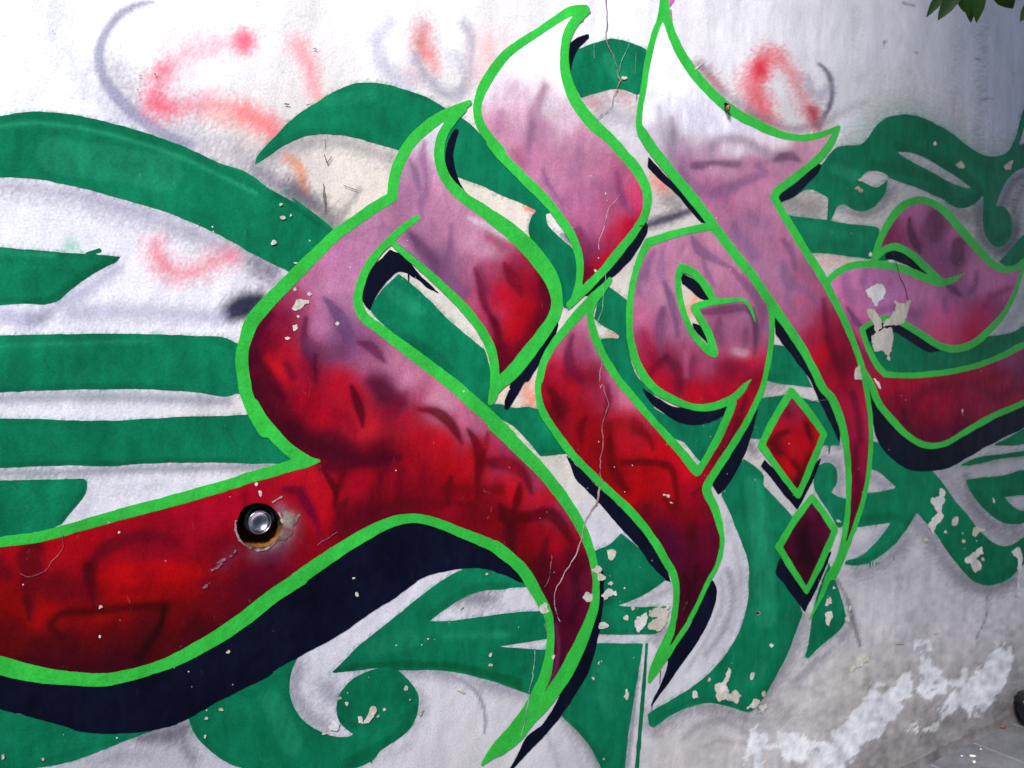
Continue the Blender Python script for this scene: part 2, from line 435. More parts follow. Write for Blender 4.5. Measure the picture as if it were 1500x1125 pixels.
WALL_SPRAY = [   # path, colour, opacity, softness
 ("A1 280,0,120 310,180 370,320 440,430 540,540 700,640", (196,196,224), .45, 110),
 ("A1 620,380,130 760,560 950,720 1250,830 1400,900", (150,140,156), .5, 200),
 ("A1 840,10,20 720,40,40 630,110,46 570,200,50 545,300,54 560,400,58 610,490,64 700,590,70 800,670,70 900,735,60 1050,800,50", (146,144,172), .82, 26),
 ("A1 1340,190,40 1340,225,110 1340,255,80 1340,285,20", (236,62,104), .95, 60),
 ("A1 1300,235,90 1150,265 1000,310 920,390", (246,140,160), .62, 110),
 ("A1 900,380,70 870,470,90 860,560,110 900,600,90", (232,84,116), .72, 90),
 ("A1 850,570,90 950,590 1100,575 1250,590 1380,640 1500,710", (234,96,122), .72, 85),
 ("A1 1180,620,60 1300,650 1400,720", (238,160,130), .45, 100),
 ("A2 0,625,90 100,675 180,750", (240,120,122), .65, 70),
 ("A2 280,250,90 345,350,90 370,460,70 400,540,60", (244,138,150), .75, 60),
 ("A2 800,130,60 725,220,70 735,320,80 790,400,80 900,470,70", (186,184,204), .75, 70),
 ("A2 980,150,80 965,230,110 985,300,70", (214,106,106), .85, 80),
 ("A2 1020,280,60 1040,380,60", (238,128,128), .65, 60),
 ("A2 900,400,90 960,440,60", (206,176,186), .6, 80),
 ("A2 925,300,40 980,400,50 1060,490,60 1140,525,70 1210,470,80 1235,340,60 1240,220,60 1200,130,50", (160,156,176), .75, 48),
 ("A2 1120,290,60 1170,330", (190,190,206), .6, 60),
 ("A2 1120,215,60 1150,215", (252,252,255), .95, 50),
 ("A2 1340,240,110 1320,330,90 1300,410,60", (244,184,184), .75, 110),
 ("A2 130,880,60 260,800,80 450,775 600,800 800,870", (146,141,146), .72, 90),
 ("A2 230,870,40 290,910,50 305,980,52 330,1050,40", (222,136,92), .8, 34),
 ("A2 60,930,70 200,1030,90 330,1125,90", (112,106,128), .75, 90),
 ("B2 260,-20,70 360,60,90 440,130,110 480,190,80", (84,80,92), .8, 90),
 ("B2 520,160,36 570,70 620,0", (146,140,136), .65, 30),
 ("B1 -300,-60,90 0,-30,60 300,0,80 520,50,110 800,130,120 1100,250,110 1300,330,100 1500,450,90", (146,142,164), .72, 120),
 ("B1 860,300,80 875,370,100 960,445,80 1080,435,70 1180,385,60 1280,360,60", (238,104,126), .82, 90),
 ("B1 1420,590,90 1340,635,150 1270,665,120", (20,23,54), .97, 64), ("B1 1240,690,60 1120,690,60", (120,120,150), .5, 60),
 ("B1 0,680,90 180,700,100 300,640,70 450,560,70 640,430,60", (176,174,198), .8, 60),
 ("B1 180,710,60 260,690,60", (140,138,158), .6, 60),
 ("B1 400,670,90 800,665 1180,690", (182,180,204), .8, 80),
 ("B1 1420,440,60 1500,500", (150,140,158), .6, 70),
 ("B2 60,390,80 150,430,80", (80,74,86), .55, 90),
 ("B1 400,310,50 380,300", (120,200,165), .8, 60),
 ("C1 -200,95,60 0,90 400,80 800,85 1250,105", (152,153,168), .85, 44),
 ("C1 -200,505,50 0,500 300,498 700,480 1100,472 1500,462", (140,140,152), .85, 44),
 ("C1 480,560,50 500,640 440,720", (190,188,200), .6, 60),
 ("C1 650,600,50 900,560", (190,188,204), .5, 70),
 ("A3 560,555,90 640,600 720,640 800,660", (158,148,158), .7, 110),
 ("A3 540,540,60 570,570", (196,130,130), .65, 70),
 ("A3 700,505,60 750,530,70", (166,92,92), .6, 70),
 ("A3 620,640,30 590,700,40 720,800", (176,168,176), .5, 50),
 ("A3 900,990,50 950,1030,60", (230,106,76), .8, 60),
 ("A3 980,1100,90 1020,1125", (120,114,114), .7, 90),
 ("B3 850,190,40 920,165,60 1000,140,50 1100,105,40", (42,42,72), .9, 40),
 ("B3 195,90,30 240,104,40", (232,82,60), .92, 34),
 ("B3 390,240,30 430,270,50", (46,50,86), .85, 34),
 ("B3 160,1040,50 220,1120,70 C3 190,40,70 215,90,50", (236,136,112), .8, 80),
 ("C3 225,90,30 225,130,30", (240,104,70), .75, 40),
 ("B3 700,450,40 760,400,40 790,330", (190,180,172), .5, 40),
 ("B3 690,760,40 660,800", (222,110,90), .6, 44),
 ("B3 1120,590,40 1090,650,40", (236,140,104), .75, 40),
 ("B3 1130,800,40 1170,840,30", (60,56,60), .75, 40),
 ("A3 1500,330,90 1440,420,100 1430,520,110 1500,620,90", (226,98,112), .72, 100),
 ("A3 1475,370,60 1480,395,60", (232,52,76), .9, 50),
 ("A3 1150,365,40 1210,435,60 1265,500,50", (164,44,76), .75, 44),
 ("A3 1130,350,50 1180,390,50", (140,128,138), .55, 50),
 ("A3 1260,510,50 1380,590,60 1500,655,60", (142,136,146), .7, 60),
 ("A4 110,300,70 45,360,90 20,470,90 55,570,80 100,660,50", (222,76,88), .78, 80),
 ("A4 50,370,50 60,400", (216,40,62), .8, 50),
 ("A4 160,320,60 225,410,70 275,510,60 320,600,80 370,680,70", (224,92,102), .74, 70),
 ("A4 340,610,60 365,690,50", (140,16,42), .9, 50),
 ("A4 375,350,20 415,385,26 440,450,30 445,520,30 430,590,28 400,650,24 375,690,20", (84,80,100), .88, 20),
 ("A4 310,430,40 330,505,50 390,525,60 430,480,40", (160,158,176), .72, 60),
 ("A4 0,625,40 120,680,44 250,712,40 340,690,30", (142,108,120), .72, 44),
 ("A4 400,680,44 500,620,44 620,560,30", (168,164,168), .65, 50),
 ("A4 480,800,60 600,760,80 700,640,90 830,590,90 1000,640,90 1200,790,80 1330,840,60 1440,790,50", (126,160,146), .62, 140),
 ("A4 700,520,120 950,540,120 1100,640,90", (196,190,184), .4, 200),
 ("A4 1260,150,44 1262,700", (152,148,152), .26, 60),
 ("A4 1130,180,40 1135,700", (176,170,172), .24, 60),
 ("A4 580,60,30 582,420", (196,190,192), .35, 50),
 ("A4 735,230,14 737,262,8", (60,52,52), .8, 14),
 ("A4 905,285,10 908,290", (80,70,70), .8, 12),
 ("A4 1440,400,5 1435,480,4", (70,66,80), .8, 8),
 ("A4 1270,550,5 1300,540,6 1330,545,4", (90,84,90), .7, 8),
 ("A4 1240,320,6 1260,330", (90,84,90), .7, 8),
 ("A4 840,15,14 870,25,10 900,35,8", (110,104,110), .7, 14),
 ("A4 1500,960,50 1430,1005,50 1395,1080,50 B4 1370,120,40 1440,220,40 1400,320,40", (74,74,94), .8, 60),
 ("B4 1275,60,50 1255,170,60 1290,280,60 1360,335,60 1430,290,50 1460,180,40 1440,90,30", (84,82,88), .78, 70),
 ("A4 1500,1020,30 1460,1100,30", (90,90,112), .7, 40),
 ("B4 500,90,40 600,130,40 700,100,40 760,20,40", (96,93,106), .7, 60),
 ("A4 690,1090,50 780,1040,60", (130,126,140), .6, 70),
 ("B4 200,60,120 330,90,140", (118,112,112), .7, 110),
 ("B4 1050,90,60 1180,140,60 1250,110,60", (124,118,118), .7, 70),
 ("A4 840,850,40 1000,930,40 1180,1020,30", (148,142,140), .6, 50),
 ("B4 400,380,60 500,372,40", (206,128,112), .5, 60),
 ("B4 1380,760,50 1450,690,50 1500,600,50", (150,148,160), .6, 60),
 ("C4 60,40,80 150,10,80", (120,114,118), .6, 80),
 ("C4 -10,340,60 20,390,40", (70,66,70), .7, 50),
 ("C4 400,420,44 470,430,44 500,520,44 480,600,40", (140,136,148), .75, 50),
 ("C4 420,350,20 490,355", (90,88,92), .6, 40),
 ("C4 670,520,50 740,570,50", (132,128,142), .7, 70),
 ("C4 1010,500,40 1120,480,40 1300,440,40 1500,410", (158,152,154), .7, 50),
 ("C4 1060,500,30 1180,660,60 1290,790,60 1400,860,60 1500,820", (146,143,152), .75, 60),
 ("C4 1180,520,44 1210,640,50 1330,780,44 1450,800", (96,94,100), .6, 50),
 ("C4 860,860,60 800,930,70 700,1000,60 600,1040", (126,124,132), .75, 80),
 ("C4 900,760,44 960,830,60 1050,960,60 1150,1080,60 1300,1150,60 1440,1100,50", (120,118,128), .78, 90),
 ("C4 560,930,50 660,880,50 740,800,40", (160,158,168), .6, 60),
 ("C4 820,900,20 815,1125,20", (160,156,164), .55, 24),
 ("D4 1120,40,40 1250,120,44 1330,140,44 1450,90,40", (128,125,134), .7, 60),
 ("D4 500,60,40 700,90,40 900,60", (160,158,166), .5, 90),
 ("D4 470,90,14 530,200,20 565,330,22 600,450,16", (106,102,112), .85, 16),
 ("D4 1272,120,6 1300,200,7 1290,300,7 1240,410,6", (120,114,120), .85, 7),
 ("D4 290,300,60 230,470,60 130,660,60 60,790,60", (140,138,148), .75, 60),
 ("D4 560,340,40 420,480,44 260,640,44", (136,133,142), .75, 50),
 ("D4 470,430,24 380,500,24", (224,222,228), .6, 30),
 ("D4 60,850,90 200,840,60", (150,152,150), .6, 110),
 ("D4 650,640,30 640,700,30", (140,136,130), .6, 40),
 ("D4 1430,400,40 1430,460,50", (150,146,140), .6, 40),
 ("D4 1000,900,120 1080,860,140", (112,110,118), .38, 130),
 ("D4 1400,800,110 1470,740,110", (112,110,120), .40, 110),
 ("D4 600,1125,120 850,1000,90 1000,960,110 1300,850,110 1480,780,90", (146,140,140), .42, 120),
 ("D3 1010,70,30 1120,220,0 1060,420,30", (150,148,156), .0, 30),
 ("D3 1300,40,34 1330,180,40 1290,340,40 1180,500,34", (146,144,156), .72, 34),
 ("D3 1260,60,20 1265,220,24 1180,420,24 1070,590,20", (172,170,182), .7, 24),
 ("D3 1370,60,20 1375,200,24 1320,380,24", (176,174,186), .6, 26),
 ("C3 1290,760,30 1350,950,40 1370,1100,40", (168,166,176), .6, 44),
 ("D3 900,920,40 1000,850,60 1120,800,60 1250,800,60 1400,850,60", (134,130,138), .72, 70),
 ("D3 1060,960,30 1160,880,44 1290,865,44 1400,930,40", (166,160,166), .75, 36),
 ("D3 1160,1010,20 1260,975,24 1400,990,20", (170,166,170), .7, 24),
 ("D3 -20,660,60 100,690,60 220,740,50", (164,160,170), .7, 70),
 ("D3 400,840,50 480,930,60 560,1040,60 620,1150,60", (118,118,126), .8, 70),
 ("D3 300,900,24 330,1000,28 370,1120,28", (176,174,182), .7, 34),
 ("D3 400,900,24 460,1020,28 500,1120", (178,176,184), .6, 34),
 ("D3 850,800,40 840,900,60 870,920,40", (168,164,172), .7, 50),
 ("D3 820,480,14 800,640,20 770,900,26 745,1125,30", (150,148,156), .9, 14),
 ("D3 620,410,30 850,420,20", (190,188,196), .6, 30),
 ("D3 760,225,20 900,180,40 980,140,50", (150,147,158), .65, 50),
 ("D3 940,380,60 900,420,50", (110,106,112), .55, 60),
 ("D2 1130,615,14 1240,680,18 1300,770,20 1318,880,16 1310,930,10", (134,132,146), .82, 10),
 ("D2 860,600,60 1100,615,60 1300,665,60 1500,720,60", (158,155,166), .78, 70),
 ("D2 290,560,70 270,690,80 330,820,90 450,900,60", (146,144,156), .78, 80),
 ("D2 440,690,100 480,740,70", (152,150,164), .7, 90),
 ("D2 600,590,40 700,590,30", (170,166,178), .6, 40),
 ("D2 960,700,30 980,800,36 930,920,36", (166,163,174), .65, 44),
 ("D2 1180,190,70 1260,190,110 1350,200,60", (96,94,108), .78, 100),
 ("D2 330,500,30 600,360,40 850,190,30", (196,192,206), .5, 50),
 ("D1 760,960,60 880,950,90 980,930,70 1040,890,30", (98,94,108), .78, 60),
 ("D1 1000,900,60 1010,1000,60 1060,1080,50", (120,116,130), .7, 60),
 ("D1 500,1080,50 800,1050,60", (150,146,158), .6, 70),
 ("D2 700,1085,30 900,1000,40", (180,176,184), .5, 50),
 ("C3 290,430,60 380,440,60", (190,184,178), .6, 60),
 ("C3 520,740,40 660,820,60", (190,187,202), .5, 60),
 ("B2 850,460,14 1000,580,20 1300,830,20", (200,194,184), .6, 20),
]

LOST = ["D4 430,1070 500,940 545,850 600,800 650,750 720,700 780,715 802,750 760,800 705,850 692,920 650,980 560,1040 500,1100 420,1180 340,1180",
        "D4 800,700 850,595 856,660 826,722", "D4 940,605 985,580 1025,580 1036,650 1070,680 1066,726 1000,726 946,668", "D4 948,590 985,450 984,560 962,604",
        "D4 1046,810 1080,730 1110,640 1160,590 1230,560 1300,520 1332,480 1346,540 1390,580 1420,530 1436,600 1385,680 1300,740 1200,782 1130,800 1080,848",
        "D4 1308,470 1322,335 1336,340 1324,470", "D4 -10,900 38,885 44,915 0,950", "D4 15,1005 70,940 78,960 30,1035", "D4 -40,1110 30,1075 64,1090 -20,1180", "D3 1395,1005 1460,885 1470,920 1425,1036",
        "D4 330,1060 380,1040 400,1100 300,1160", "D4 860,1000 960,900 1000,900 900,1020", "D4 150,920 330,980 250,1060 100,1020"]
def wall_colour(x, y):
    col = idw(x, y, WALL_BASE, 40.0, 1.5)
    for path, rgb, op, soft in WALL_SPRAY:
        if op > 0: spray(col, x, y, path, rgb, op, soft * ((1.8 if rgb[0] > rgb[1] + 40 else 1.3) if soft > 30 else 1.1), grain=0.3, wob=0.08)
    # lost coats low on the wall: ragged islands of bright lime wash
    for pth in LOST:
        c = smooth(P(pth), True)
        sel = np.where((x > c[:, 0].min() - 50) & (x < c[:, 0].max() + 50) & (y > c[:, 1].min() - 50) & (y < c[:, 1].max() + 50))[0]
        dd = np.full(len(x), 99.0)
        if len(sel) == 0: continue
        xs, ys = x[sel], y[sel]; d1 = np.full(len(sel), 1e9); ins = np.zeros(len(sel), bool)
        for (ax, ay, _), (bx, by, _) in zip(c, np.roll(c, -1, 0)):
            vx, vy = bx - ax, by - ay
            t = np.clip(((xs - ax) * vx + (ys - ay) * vy) / (vx * vx + vy * vy + 1e-9), 0, 1)
            d1 = np.minimum(d1, np.hypot(xs - ax - t * vx, ys - ay - t * vy))
            if abs(vy) > 1e-9: ins ^= (ys >= min(ay, by)) & (ys < max(ay, by)) & (xs < ax + (ys - ay) * vx / vy)
        dd[sel] = np.where(ins, -d1, d1)
        q = dd - 5 + 26 * fbm(x * 1.2 + y * 0.5, y * 0.8, 40, 6) + 18 * fbm(x, y, 10, 4)
        k = np.clip(0.5 - q / 2.6, 0, 1) * (0.86 + 0.45 * fbm(x, y, 12, 3))
        k = np.clip(k, 0, 1)[:, None]
        col = col * (1 - k) + lin((246, 246, 252)) * k
    # damp and grime with a ragged shape low on the wall
    P3 = at(x, y); zz = P3[:, 2]
    k = np.clip((0.42 - zz + 0.35 * fbm(P3[:, 0] * 100, zz * 100, 30, 4)) / 0.30, 0, 1)[:, None] * 0.28
    col = col * (1 - k) + col * np.array([0.66, 0.63, 0.62]) * k
    lowm = np.clip((1.0 - zz) / 0.9, 0, 1) * np.clip((P3[:, 0] - 1.2) / 1.2, 0, 1)
    col = col * (1 + lowm * (0.38 * fbm(x, y, 46, 5) + 0.50 * fbm(x, y, 9, 3)))[:, None]
    return np.clip(col, 0.003, 0.85)

WCOL = {}
def build_wall():
    xa = at(np.arange(-90, 1640, 3.4), np.full(len(np.arange(-90, 1640, 3.4)), 600.0))[:, 0]
    xs = np.concatenate([np.linspace(-3.0, xa[0] - .02, 24), xa, np.linspace(xa[-1] + .05, 11.0, 60)])
    zs = np.concatenate([[-0.05], np.arange(0, 3.0, 0.0056), np.linspace(3.05, 3.35, 6)])
    Xg, Zg = np.meshgrid(xs, zs)
    V = np.stack([Xg.ravel(), np.zeros(Xg.size), Zg.ravel()], 1)
    px, py = project(V)
    col = wall_colour(np.clip(px, -700, 2300), np.clip(py, -700, 2200))
    n = len(xs); r = len(zs)
    idx = np.arange(n * r).reshape(r, n)
    q = np.stack([idx[:-1, :-1], idx[:-1, 1:], idx[1:, 1:], idx[1:, :-1]], -1).reshape(-1, 4)
    d = np.hypot(px - BUTTON[0], py - BUTTON[1])
    q = q[~(d[q] < 39.5).any(1)]
    faces = q.tolist()
    b = len(V)                                            # back, top and ends: the wall is 24 cm thick
    T = 0.24
    ex = np.array([[xs[0], T, zs[0]], [xs[-1], T, zs[0]], [xs[-1], T, zs[-1]], [xs[0], T, zs[-1]]])
    V = np.vstack([V, ex]); col = np.vstack([col, np.tile(lin((205, 200, 195)), (4, 1))])
    faces += [[b + 1, b, b + 3, b + 2], [int(idx[-1, 0]), int(idx[-1, -1]), b + 2, b + 3], [int(idx[0, 0]), int(idx[-1, 0]), b + 3, b],
              [int(idx[-1, -1]), int(idx[0, -1]), b + 1, b + 2]]
    WCOL.update(px=px, py=py, col=col[:len(px)].copy(), rest=col[len(px):])
    return mesh_obj('graffiti_mural', V, faces, M['wall'], None, col)

wall = build_wall()
tag(wall, 'tall white plastered wall painted with red, green and black graffiti lettering', 'wall')

# ------------------------------------------------------------------ green scrolls
GREEN = (13, 116, 81)
def green_col(dark=(), light=()):
    def f(x, y):
        c = np.tile(lin(GREEN), (len(x), 1))
        c *= (1 + 0.26 * fbm(x * 0.6, y * 1.4, 80, 4))[:, None]
        for p in dark: spray(c, x, y, p[0], p[2] if len(p) > 2 else (6, 92, 62), p[1], 26)
        for p in light: spray(c, x, y, p[0], (44, 158, 118), p[1], 40)
        return c
    return f
GR = []; EDGES = []
def scroll(polys, strokes=(), holes=(), dark=(), light=(), lab=None):
    o = coat('green_scroll', 'green', wall, green_col(dark, light), polys, strokes, holes, rough=0.5)
    EDGES.extend(smooth(P(q), True) for q in list(polys) + list(holes))
    if lab: o['label'] = lab
    GR.append(o); return o

scroll(["A1 -700,740 -300,665 0,638 100,620 200,612 400,630 600,672 800,730 1000,800 1200,892 A2 0,945 130,1035 290,1125 B2 210,0 380,125 490,215 570,300 330,530 250,452 "
        "B2 150,400 0,322 B1 1300,290 1100,190 900,110 700,50 520,0 A1 400,1022 200,982 0,974 -300,1000 -700,1080"],
       dark=[("A1 -400,680,30 0,655,40 200,640,44 450,665,44 700,725,44 1000,825,40 1300,970,40 1500,1070,40", .55, (8, 104, 72)), ("B2 180,20,30 470,230,30", .6)],
       light=[("A1 0,690,14 200,675,14 450,705,14 700,765,14 1000,868,14 1400,1060,14", .6), ("A1 300,850,200 900,950,200", .25)])
scroll(["B1 -700,270 -300,290 0,308 200,325 400,340 560,350 *665,358 *640,388 560,425 400,530 320,600 *240,622 100,618 0,625 -300,640 -700,650"],
       strokes=["B1 480,345,20 545,325,26"],
       dark=[("B1 0,600,34 220,605,34 320,570,40 480,450,40 640,370,30", .7)], light=[("B1 0,335,24 300,355,20", .4)])
scroll(["B1 -700,830 -300,800 0,793 300,785 700,783 1100,795 1230,803 *1310,838 *1420,1125 C1 1400,80 *1300,62 1250,78 1150,65 1000,48 800,38 500,38 200,45 0,55 -300,75 -700,110"],
       dark=[("C1 0,45,40 300,30,40 700,25,36 1000,34,36", .6), ("B1 1180,820,40 1270,850,40", .5)], light=[("B1 0,850,20 400,835,16 800,825,14", .35)])
scroll(["C1 -700,190 -300,196 0,198 200,200 400,208 600,210 800,200 1000,190 1340,178 *1420,160 C2 120,250 300,400 *300,437 150,445 0,445 C1 1250,440 1000,440 800,445 600,460 400,455 200,460 0,470 -300,485 -700,510"],
       dark=[("C1 0,455,26 400,443,26 650,445,34 900,430,30 1300,428,24", .6), ("C1 0,220,20 600,228,20", .35)])
scroll(["C1 -700,560 -300,548 0,540 200,535 400,530 460,530 *478,545 470,600 450,640 400,700 *340,775 280,805 150,830 0,862 -300,930 -700,1000"],
       dark=[("C1 460,560,40 440,640,44 350,760,44", .55)])
scroll(["A2 *45,908 60,860 150,760 270,640 400,555 500,495 600,458 700,452 800,470 900,500 1000,535 1100,595 1180,642 1260,705 1400,850 1500,950 A3 150,960 300,1100 B3 300,80 *330,115 "
        "*300,125 310,185 400,275 450,325 474,400 *480,520 *425,645 *395,640 370,520 300,420 205,235 215,150 *250,103 150,60 30,10 A3 0,1045 A2 1300,1020 1170,975 1100,940 850,828 700,785 600,755 500,738 400,735 300,755 200,802 130,852"],
       dark=[("A2 100,850,40 300,740,34 500,722,26 800,800,20", .4), ("B3 220,160,30 230,250,30", .35), ("A2 880,505,16 1010,545,22", .6)], light=[("A2 450,560,60 700,520,60", .2)])
scroll(["B2 *840,455 900,500 1000,590 1100,690 1200,780 *1312,868 1330,930 1345,1000 *1345,1160 1300,1230 1150,1060 1080,985 1000,930 900,850 800,770 720,700 *680,650 700,610 760,530"],
       dark=[("B2 890,810,60 1000,880,60 1120,980,50", .6)], light=[("B2 800,560,80 950,650,80", .3)])
scroll(["C3 -40,110 0,120 60,122 130,140 200,135 *262,150 330,230 *430,390 *410,393 *268,405 130,250 0,170"], dark=[("C3 260,385,34 410,375,30", .6)])
scroll(["B3 *640,520 700,562 *750,604 745,800 790,1000 *900,1125 C3 *890,140 1060,220 1200,190 *1310,140 1295,210 1220,340 *1158,446 1130,420 1060,332 1000,305 900,220 800,90 700,-30 B3 700,1020 620,880 *598,812 640,806 *700,808 *700,790 600,730 *562,700 590,600"],
       dark=[("B3 580,640,40 600,710,30", .35), ("B3 600,820,14 690,815,10", .4)])
scroll(["A3 430,290 *470,270 550,240 650,213 720,220 780,240 *848,268 870,330 850,480 *800,520 750,500 700,487 640,492 580,510 *490,535 440,440 420,360"],
       light=[("A3 640,320,70 700,420,60", .35)], dark=[("A3 520,300,60 520,420,60", .3)])
scroll(["A4 390,900 430,850 470,810 530,800 600,795 640,760 680,700 740,650 820,628 900,635 1000,670 1100,730 1180,790 1250,840 1310,860 1380,850 1430,810 1460,730 1480,660 1500,600 1580,480 *1800,590 "
        "A4 1600,890 1500,922 1440,952 1400,1000 1370,1060 B4 1362,30 *1342,90 1380,82 1412,112 1435,170 1430,240 1400,290 1360,310 1320,290 1285,230 1275,150 1276,80 *1280,12 1240,62 1175,92 1100,78 1040,35 A4 1090,1110 1000,1070 900,1025 820,1000 *755,975 "
        "B4 742,10 720,40 670,90 620,110 560,100 *510,70 *475,80 *440,158 *418,158 A4 *425,1090 400,1070 310,1040 200,1100 150,1080 300,960"],
       holes=["A4 *800,832 880,838 960,868 1060,928 1150,985 *1215,1035 1180,1032 1100,1003 1000,948 900,897 830,857",
              "A4 *600,985 630,946 690,938 750,960 *757,975 740,997 690,1030 650,1016 620,1002", "A4 *1502,690 1490,740 *1470,797 1500,790 1560,770 *1560,660"],
       dark=[("A4 800,800,50 950,835,50 1150,950,50 1260,1040,40", .6), ("A4 660,900,50 800,930,60 950,960,50 1100,1050,50", .6), ("B4 1000,-10,50 1150,60,50 1260,20,50", .65), ("A4 760,880,30 840,900,30", .4),
             ("B4 1290,130,50 1330,280,40 1420,230,40", .5), ("B4 560,80,40 680,60,40", .4), ("A4 850,660,80 1050,730,90 1250,870,80", .25)],
       light=[("A4 460,930,60 560,960,60", .4)])
scroll(["B4 180,128 300,145 400,155 500,175 600,185 *692,195 *707,206 700,280 680,340 *655,372 560,360 450,345 335,338 300,338"], light=[("B4 300,200,60 600,260,60", .15)])
scroll(["B4 *690,385 745,335 775,335 760,372 730,388"])
scroll(["B4 *610,770 650,740 780,745 850,735 950,830 1130,872 1240,840 *1305,795 1380,788 1450,770 1500,737 *1800,640 1500,850 1250,955 950,1010 740,1010 690,950"],
       dark=[("B4 1120,900,40 1300,840,50 1500,770,40", .35)])
scroll(["B4 *1360,388 1400,350 1450,290 1500,240 *1700,165 1500,385 1440,425"])
scroll(["B4 90,840 140,842 *190,855 270,940 340,1080 *200,1062 90,1040 70,1000"], dark=[("B4 100,1020,40 250,1030,40", .35)])
scroll(["C4 *50,90 90,82 140,76 *220,60 330,100 *388,112 440,210 *495,345 405,346 300,360 100,320 *0,308 -40,220"], strokes=["C4 428,340,5 428,395,4", "C4 440,340,5 442,385,4", "C4 478,340,5 478,370,4"])
scroll(["C3 *1262,612 1340,485 *1385,420 1440,458 1500,515 C4 70,560 140,640 *220,728 260,800 260,1000 D4 260,200 *285,275 250,370 200,500 150,600 100,690 60,755 0,815 D3 1380,812 1300,785 1200,768 1100,785 1000,830 *890,903 *866,895 *857,830 900,800 1000,742 1100,680 1200,600 1300,480 1370,350 1410,200 1412,100 C3 1415,1050 1400,955 1350,820 1310,720"],
       dark=[("D4 270,300,30 180,520,36 60,740,36", .5), ("D3 880,870,30 1000,800,30 1150,750,30 1300,770,26", .45)], light=[("C3 1440,560,90 C4 60,900,120 D4 80,300,120", .35), ("D4 60,560,60 -40,700,60", .2)])
scroll(["C4 *350,592 345,530 360,470 410,440 450,450 475,500 470,555 *440,603 480,628 *535,640 *535,775 480,800 400,670"], dark=[("C4 465,480,24 462,570,24", .5)])
scroll(["C4 *650,320 700,330 760,400 830,445 900,470 1000,465 *1000,490 1060,562 1130,660 1200,742 1260,820 1330,880 1390,900 1440,890 1500,850 *1700,830 1500,1000 1440,1062 1380,1100 1300,1116 1220,1090 1150,1020 1080,930 1020,840 960,770 *912,715 880,770 840,830 780,900 700,960 600,1005 *515,1000 *515,982 600,955 680,888 740,812 *770,770 700,780 *580,797 *640,608 700,602 *800,580 760,540 700,490 *660,480"],
       strokes=["C4 %d,985,5 %d,%d,4" % (x, x, e) for x, e in ((600,1020),(617,1045),(640,1035),(655,1025),(668,1030),(690,1015),(700,1018),(732,995),(760,980),(785,945))] ,
       dark=[("C4 600,760,34 780,735,44 880,780,30", .55), ("C4 540,1000,30 680,955,34 830,830,34 905,735,30", .5), ("C4 930,745,40 1060,920,50 1180,1050,60 1300,1090,50 1430,1040,50", .55), ("C4 690,500,24 790,570,20", .4)])
scroll(["C4 *1130,458 1250,412 1400,390 1500,378 *1700,360 1500,405 1350,425 1200,457"], dark=[("C4 1200,430,10 1500,392,10", .5)])
scroll(["C4 *1330,345 1420,300 1500,255 *1700,225 1500,335 1400,347"])
scroll(["C4 *1180,537 1280,522 1400,508 1500,485 *1700,590 1500,770 1440,780 1380,770 1320,730 1250,660 1200,590"],
       holes=["C4 *1392,630 1450,625 1500,620 *1600,656 1500,705 1440,682"], dark=[("C4 1230,600,44 1330,710,54 1430,760,50 1500,740,50", .6), ("C4 1390,610,30 1500,590,30", .4)])
scroll(["D4 *430,0 465,95 500,200 *525,300 495,360 400,440 *312,525 *298,512 318,420 340,270 380,120"])
scroll(["D1 -700,500 0,800 200,845 480,920 *870,908 700,970 500,1052 350,1100 180,1130 0,1185 *-700,1420"], dark=[("D1 200,1100,20 700,955,20", .4)])
scroll(["D1 *1035,845 1200,720 1500,560 D2 150,560 *290,500 250,600 238,690 260,780 310,860 400,920 480,950 560,955 *592,940 540,900 505,850 500,780 520,710 570,650 640,605 710,580 *780,560 *840,590 920,670 950,740 940,830 900,910 830,970 740,1030 700,1080 640,1112 560,1140 400,1230 *100,1350 *-300,1350 D1 1330,1125 1260,1100 1180,1050 1100,980 1060,920"],
       strokes=["D2 690,1060,7 692,1125,6"],
       dark=[("D2 260,620,24 255,730,30 310,840,34 420,915,30 560,940,20", .6), ("D2 925,800,44 850,930,54 700,1030,60 560,1100,60", .65), ("D2 515,860,24 600,890,30", .6), ("D1 1070,900,30 1180,1030,30 1300,1100,30", .4)], light=[("D2 150,760,120 250,1000,120", .25)])
scroll(["D2 *468,603 530,545 600,470 700,390 850,270 1000,150 1100,80 1200,30 1280,20 1360,30 1430,60 1500,100 D3 100,60 *230,120 330,290 330,420 290,600 *212,722 100,682 0,645 D2 1400,660 1300,635 1200,606 1100,592 1000,585 850,588 740,575 600,592"],
       strokes=["D2 %d,140,7 %d,%d,5" % (x, x, e) for x, e in ((1240,190),(1282,185),(1315,195),(1347,192),(1382,170),(1420,178),(1450,150),(1478,148))] + ["D3 3,130,6 3,180,5", "D3 38,130,6 38,165,5", "D3 68,130,8 72,178,6"],
       holes=["D2 *1005,318 1100,250 1200,187 1300,152 1440,142 1500,132 D3 60,138 *200,130 250,200 *270,262 150,268 0,285 D2 1400,280 1250,300 1100,318", "D3 *20,460 150,440 *305,413 *312,477 150,466"],
       dark=[("D2 480,590,20 700,560,34 900,555,44 1100,560,44 1300,600,50 1500,660,50 D3 150,680,44", .65, (2, 84, 48)), ("D2 1010,290,30 1120,210,44 1250,140,44 1450,120,24", .5)], light=[("D2 1100,400,30 1450,390,30", .3), ("D2 700,470,100 900,420,100", .2)])
scroll(["C3 *540,940 600,910 650,890 *712,828 800,900 900,1000 *985,1098 D3 *955,92 860,160 760,210 *690,232 800,240 *960,235 *975,250 *935,372 *900,388 750,392 600,390 *540,385 540,100"], dark=[("D3 620,375,24 900,372,24", .5), ("D3 620,215,20 800,180,24 930,90,24", .45)])
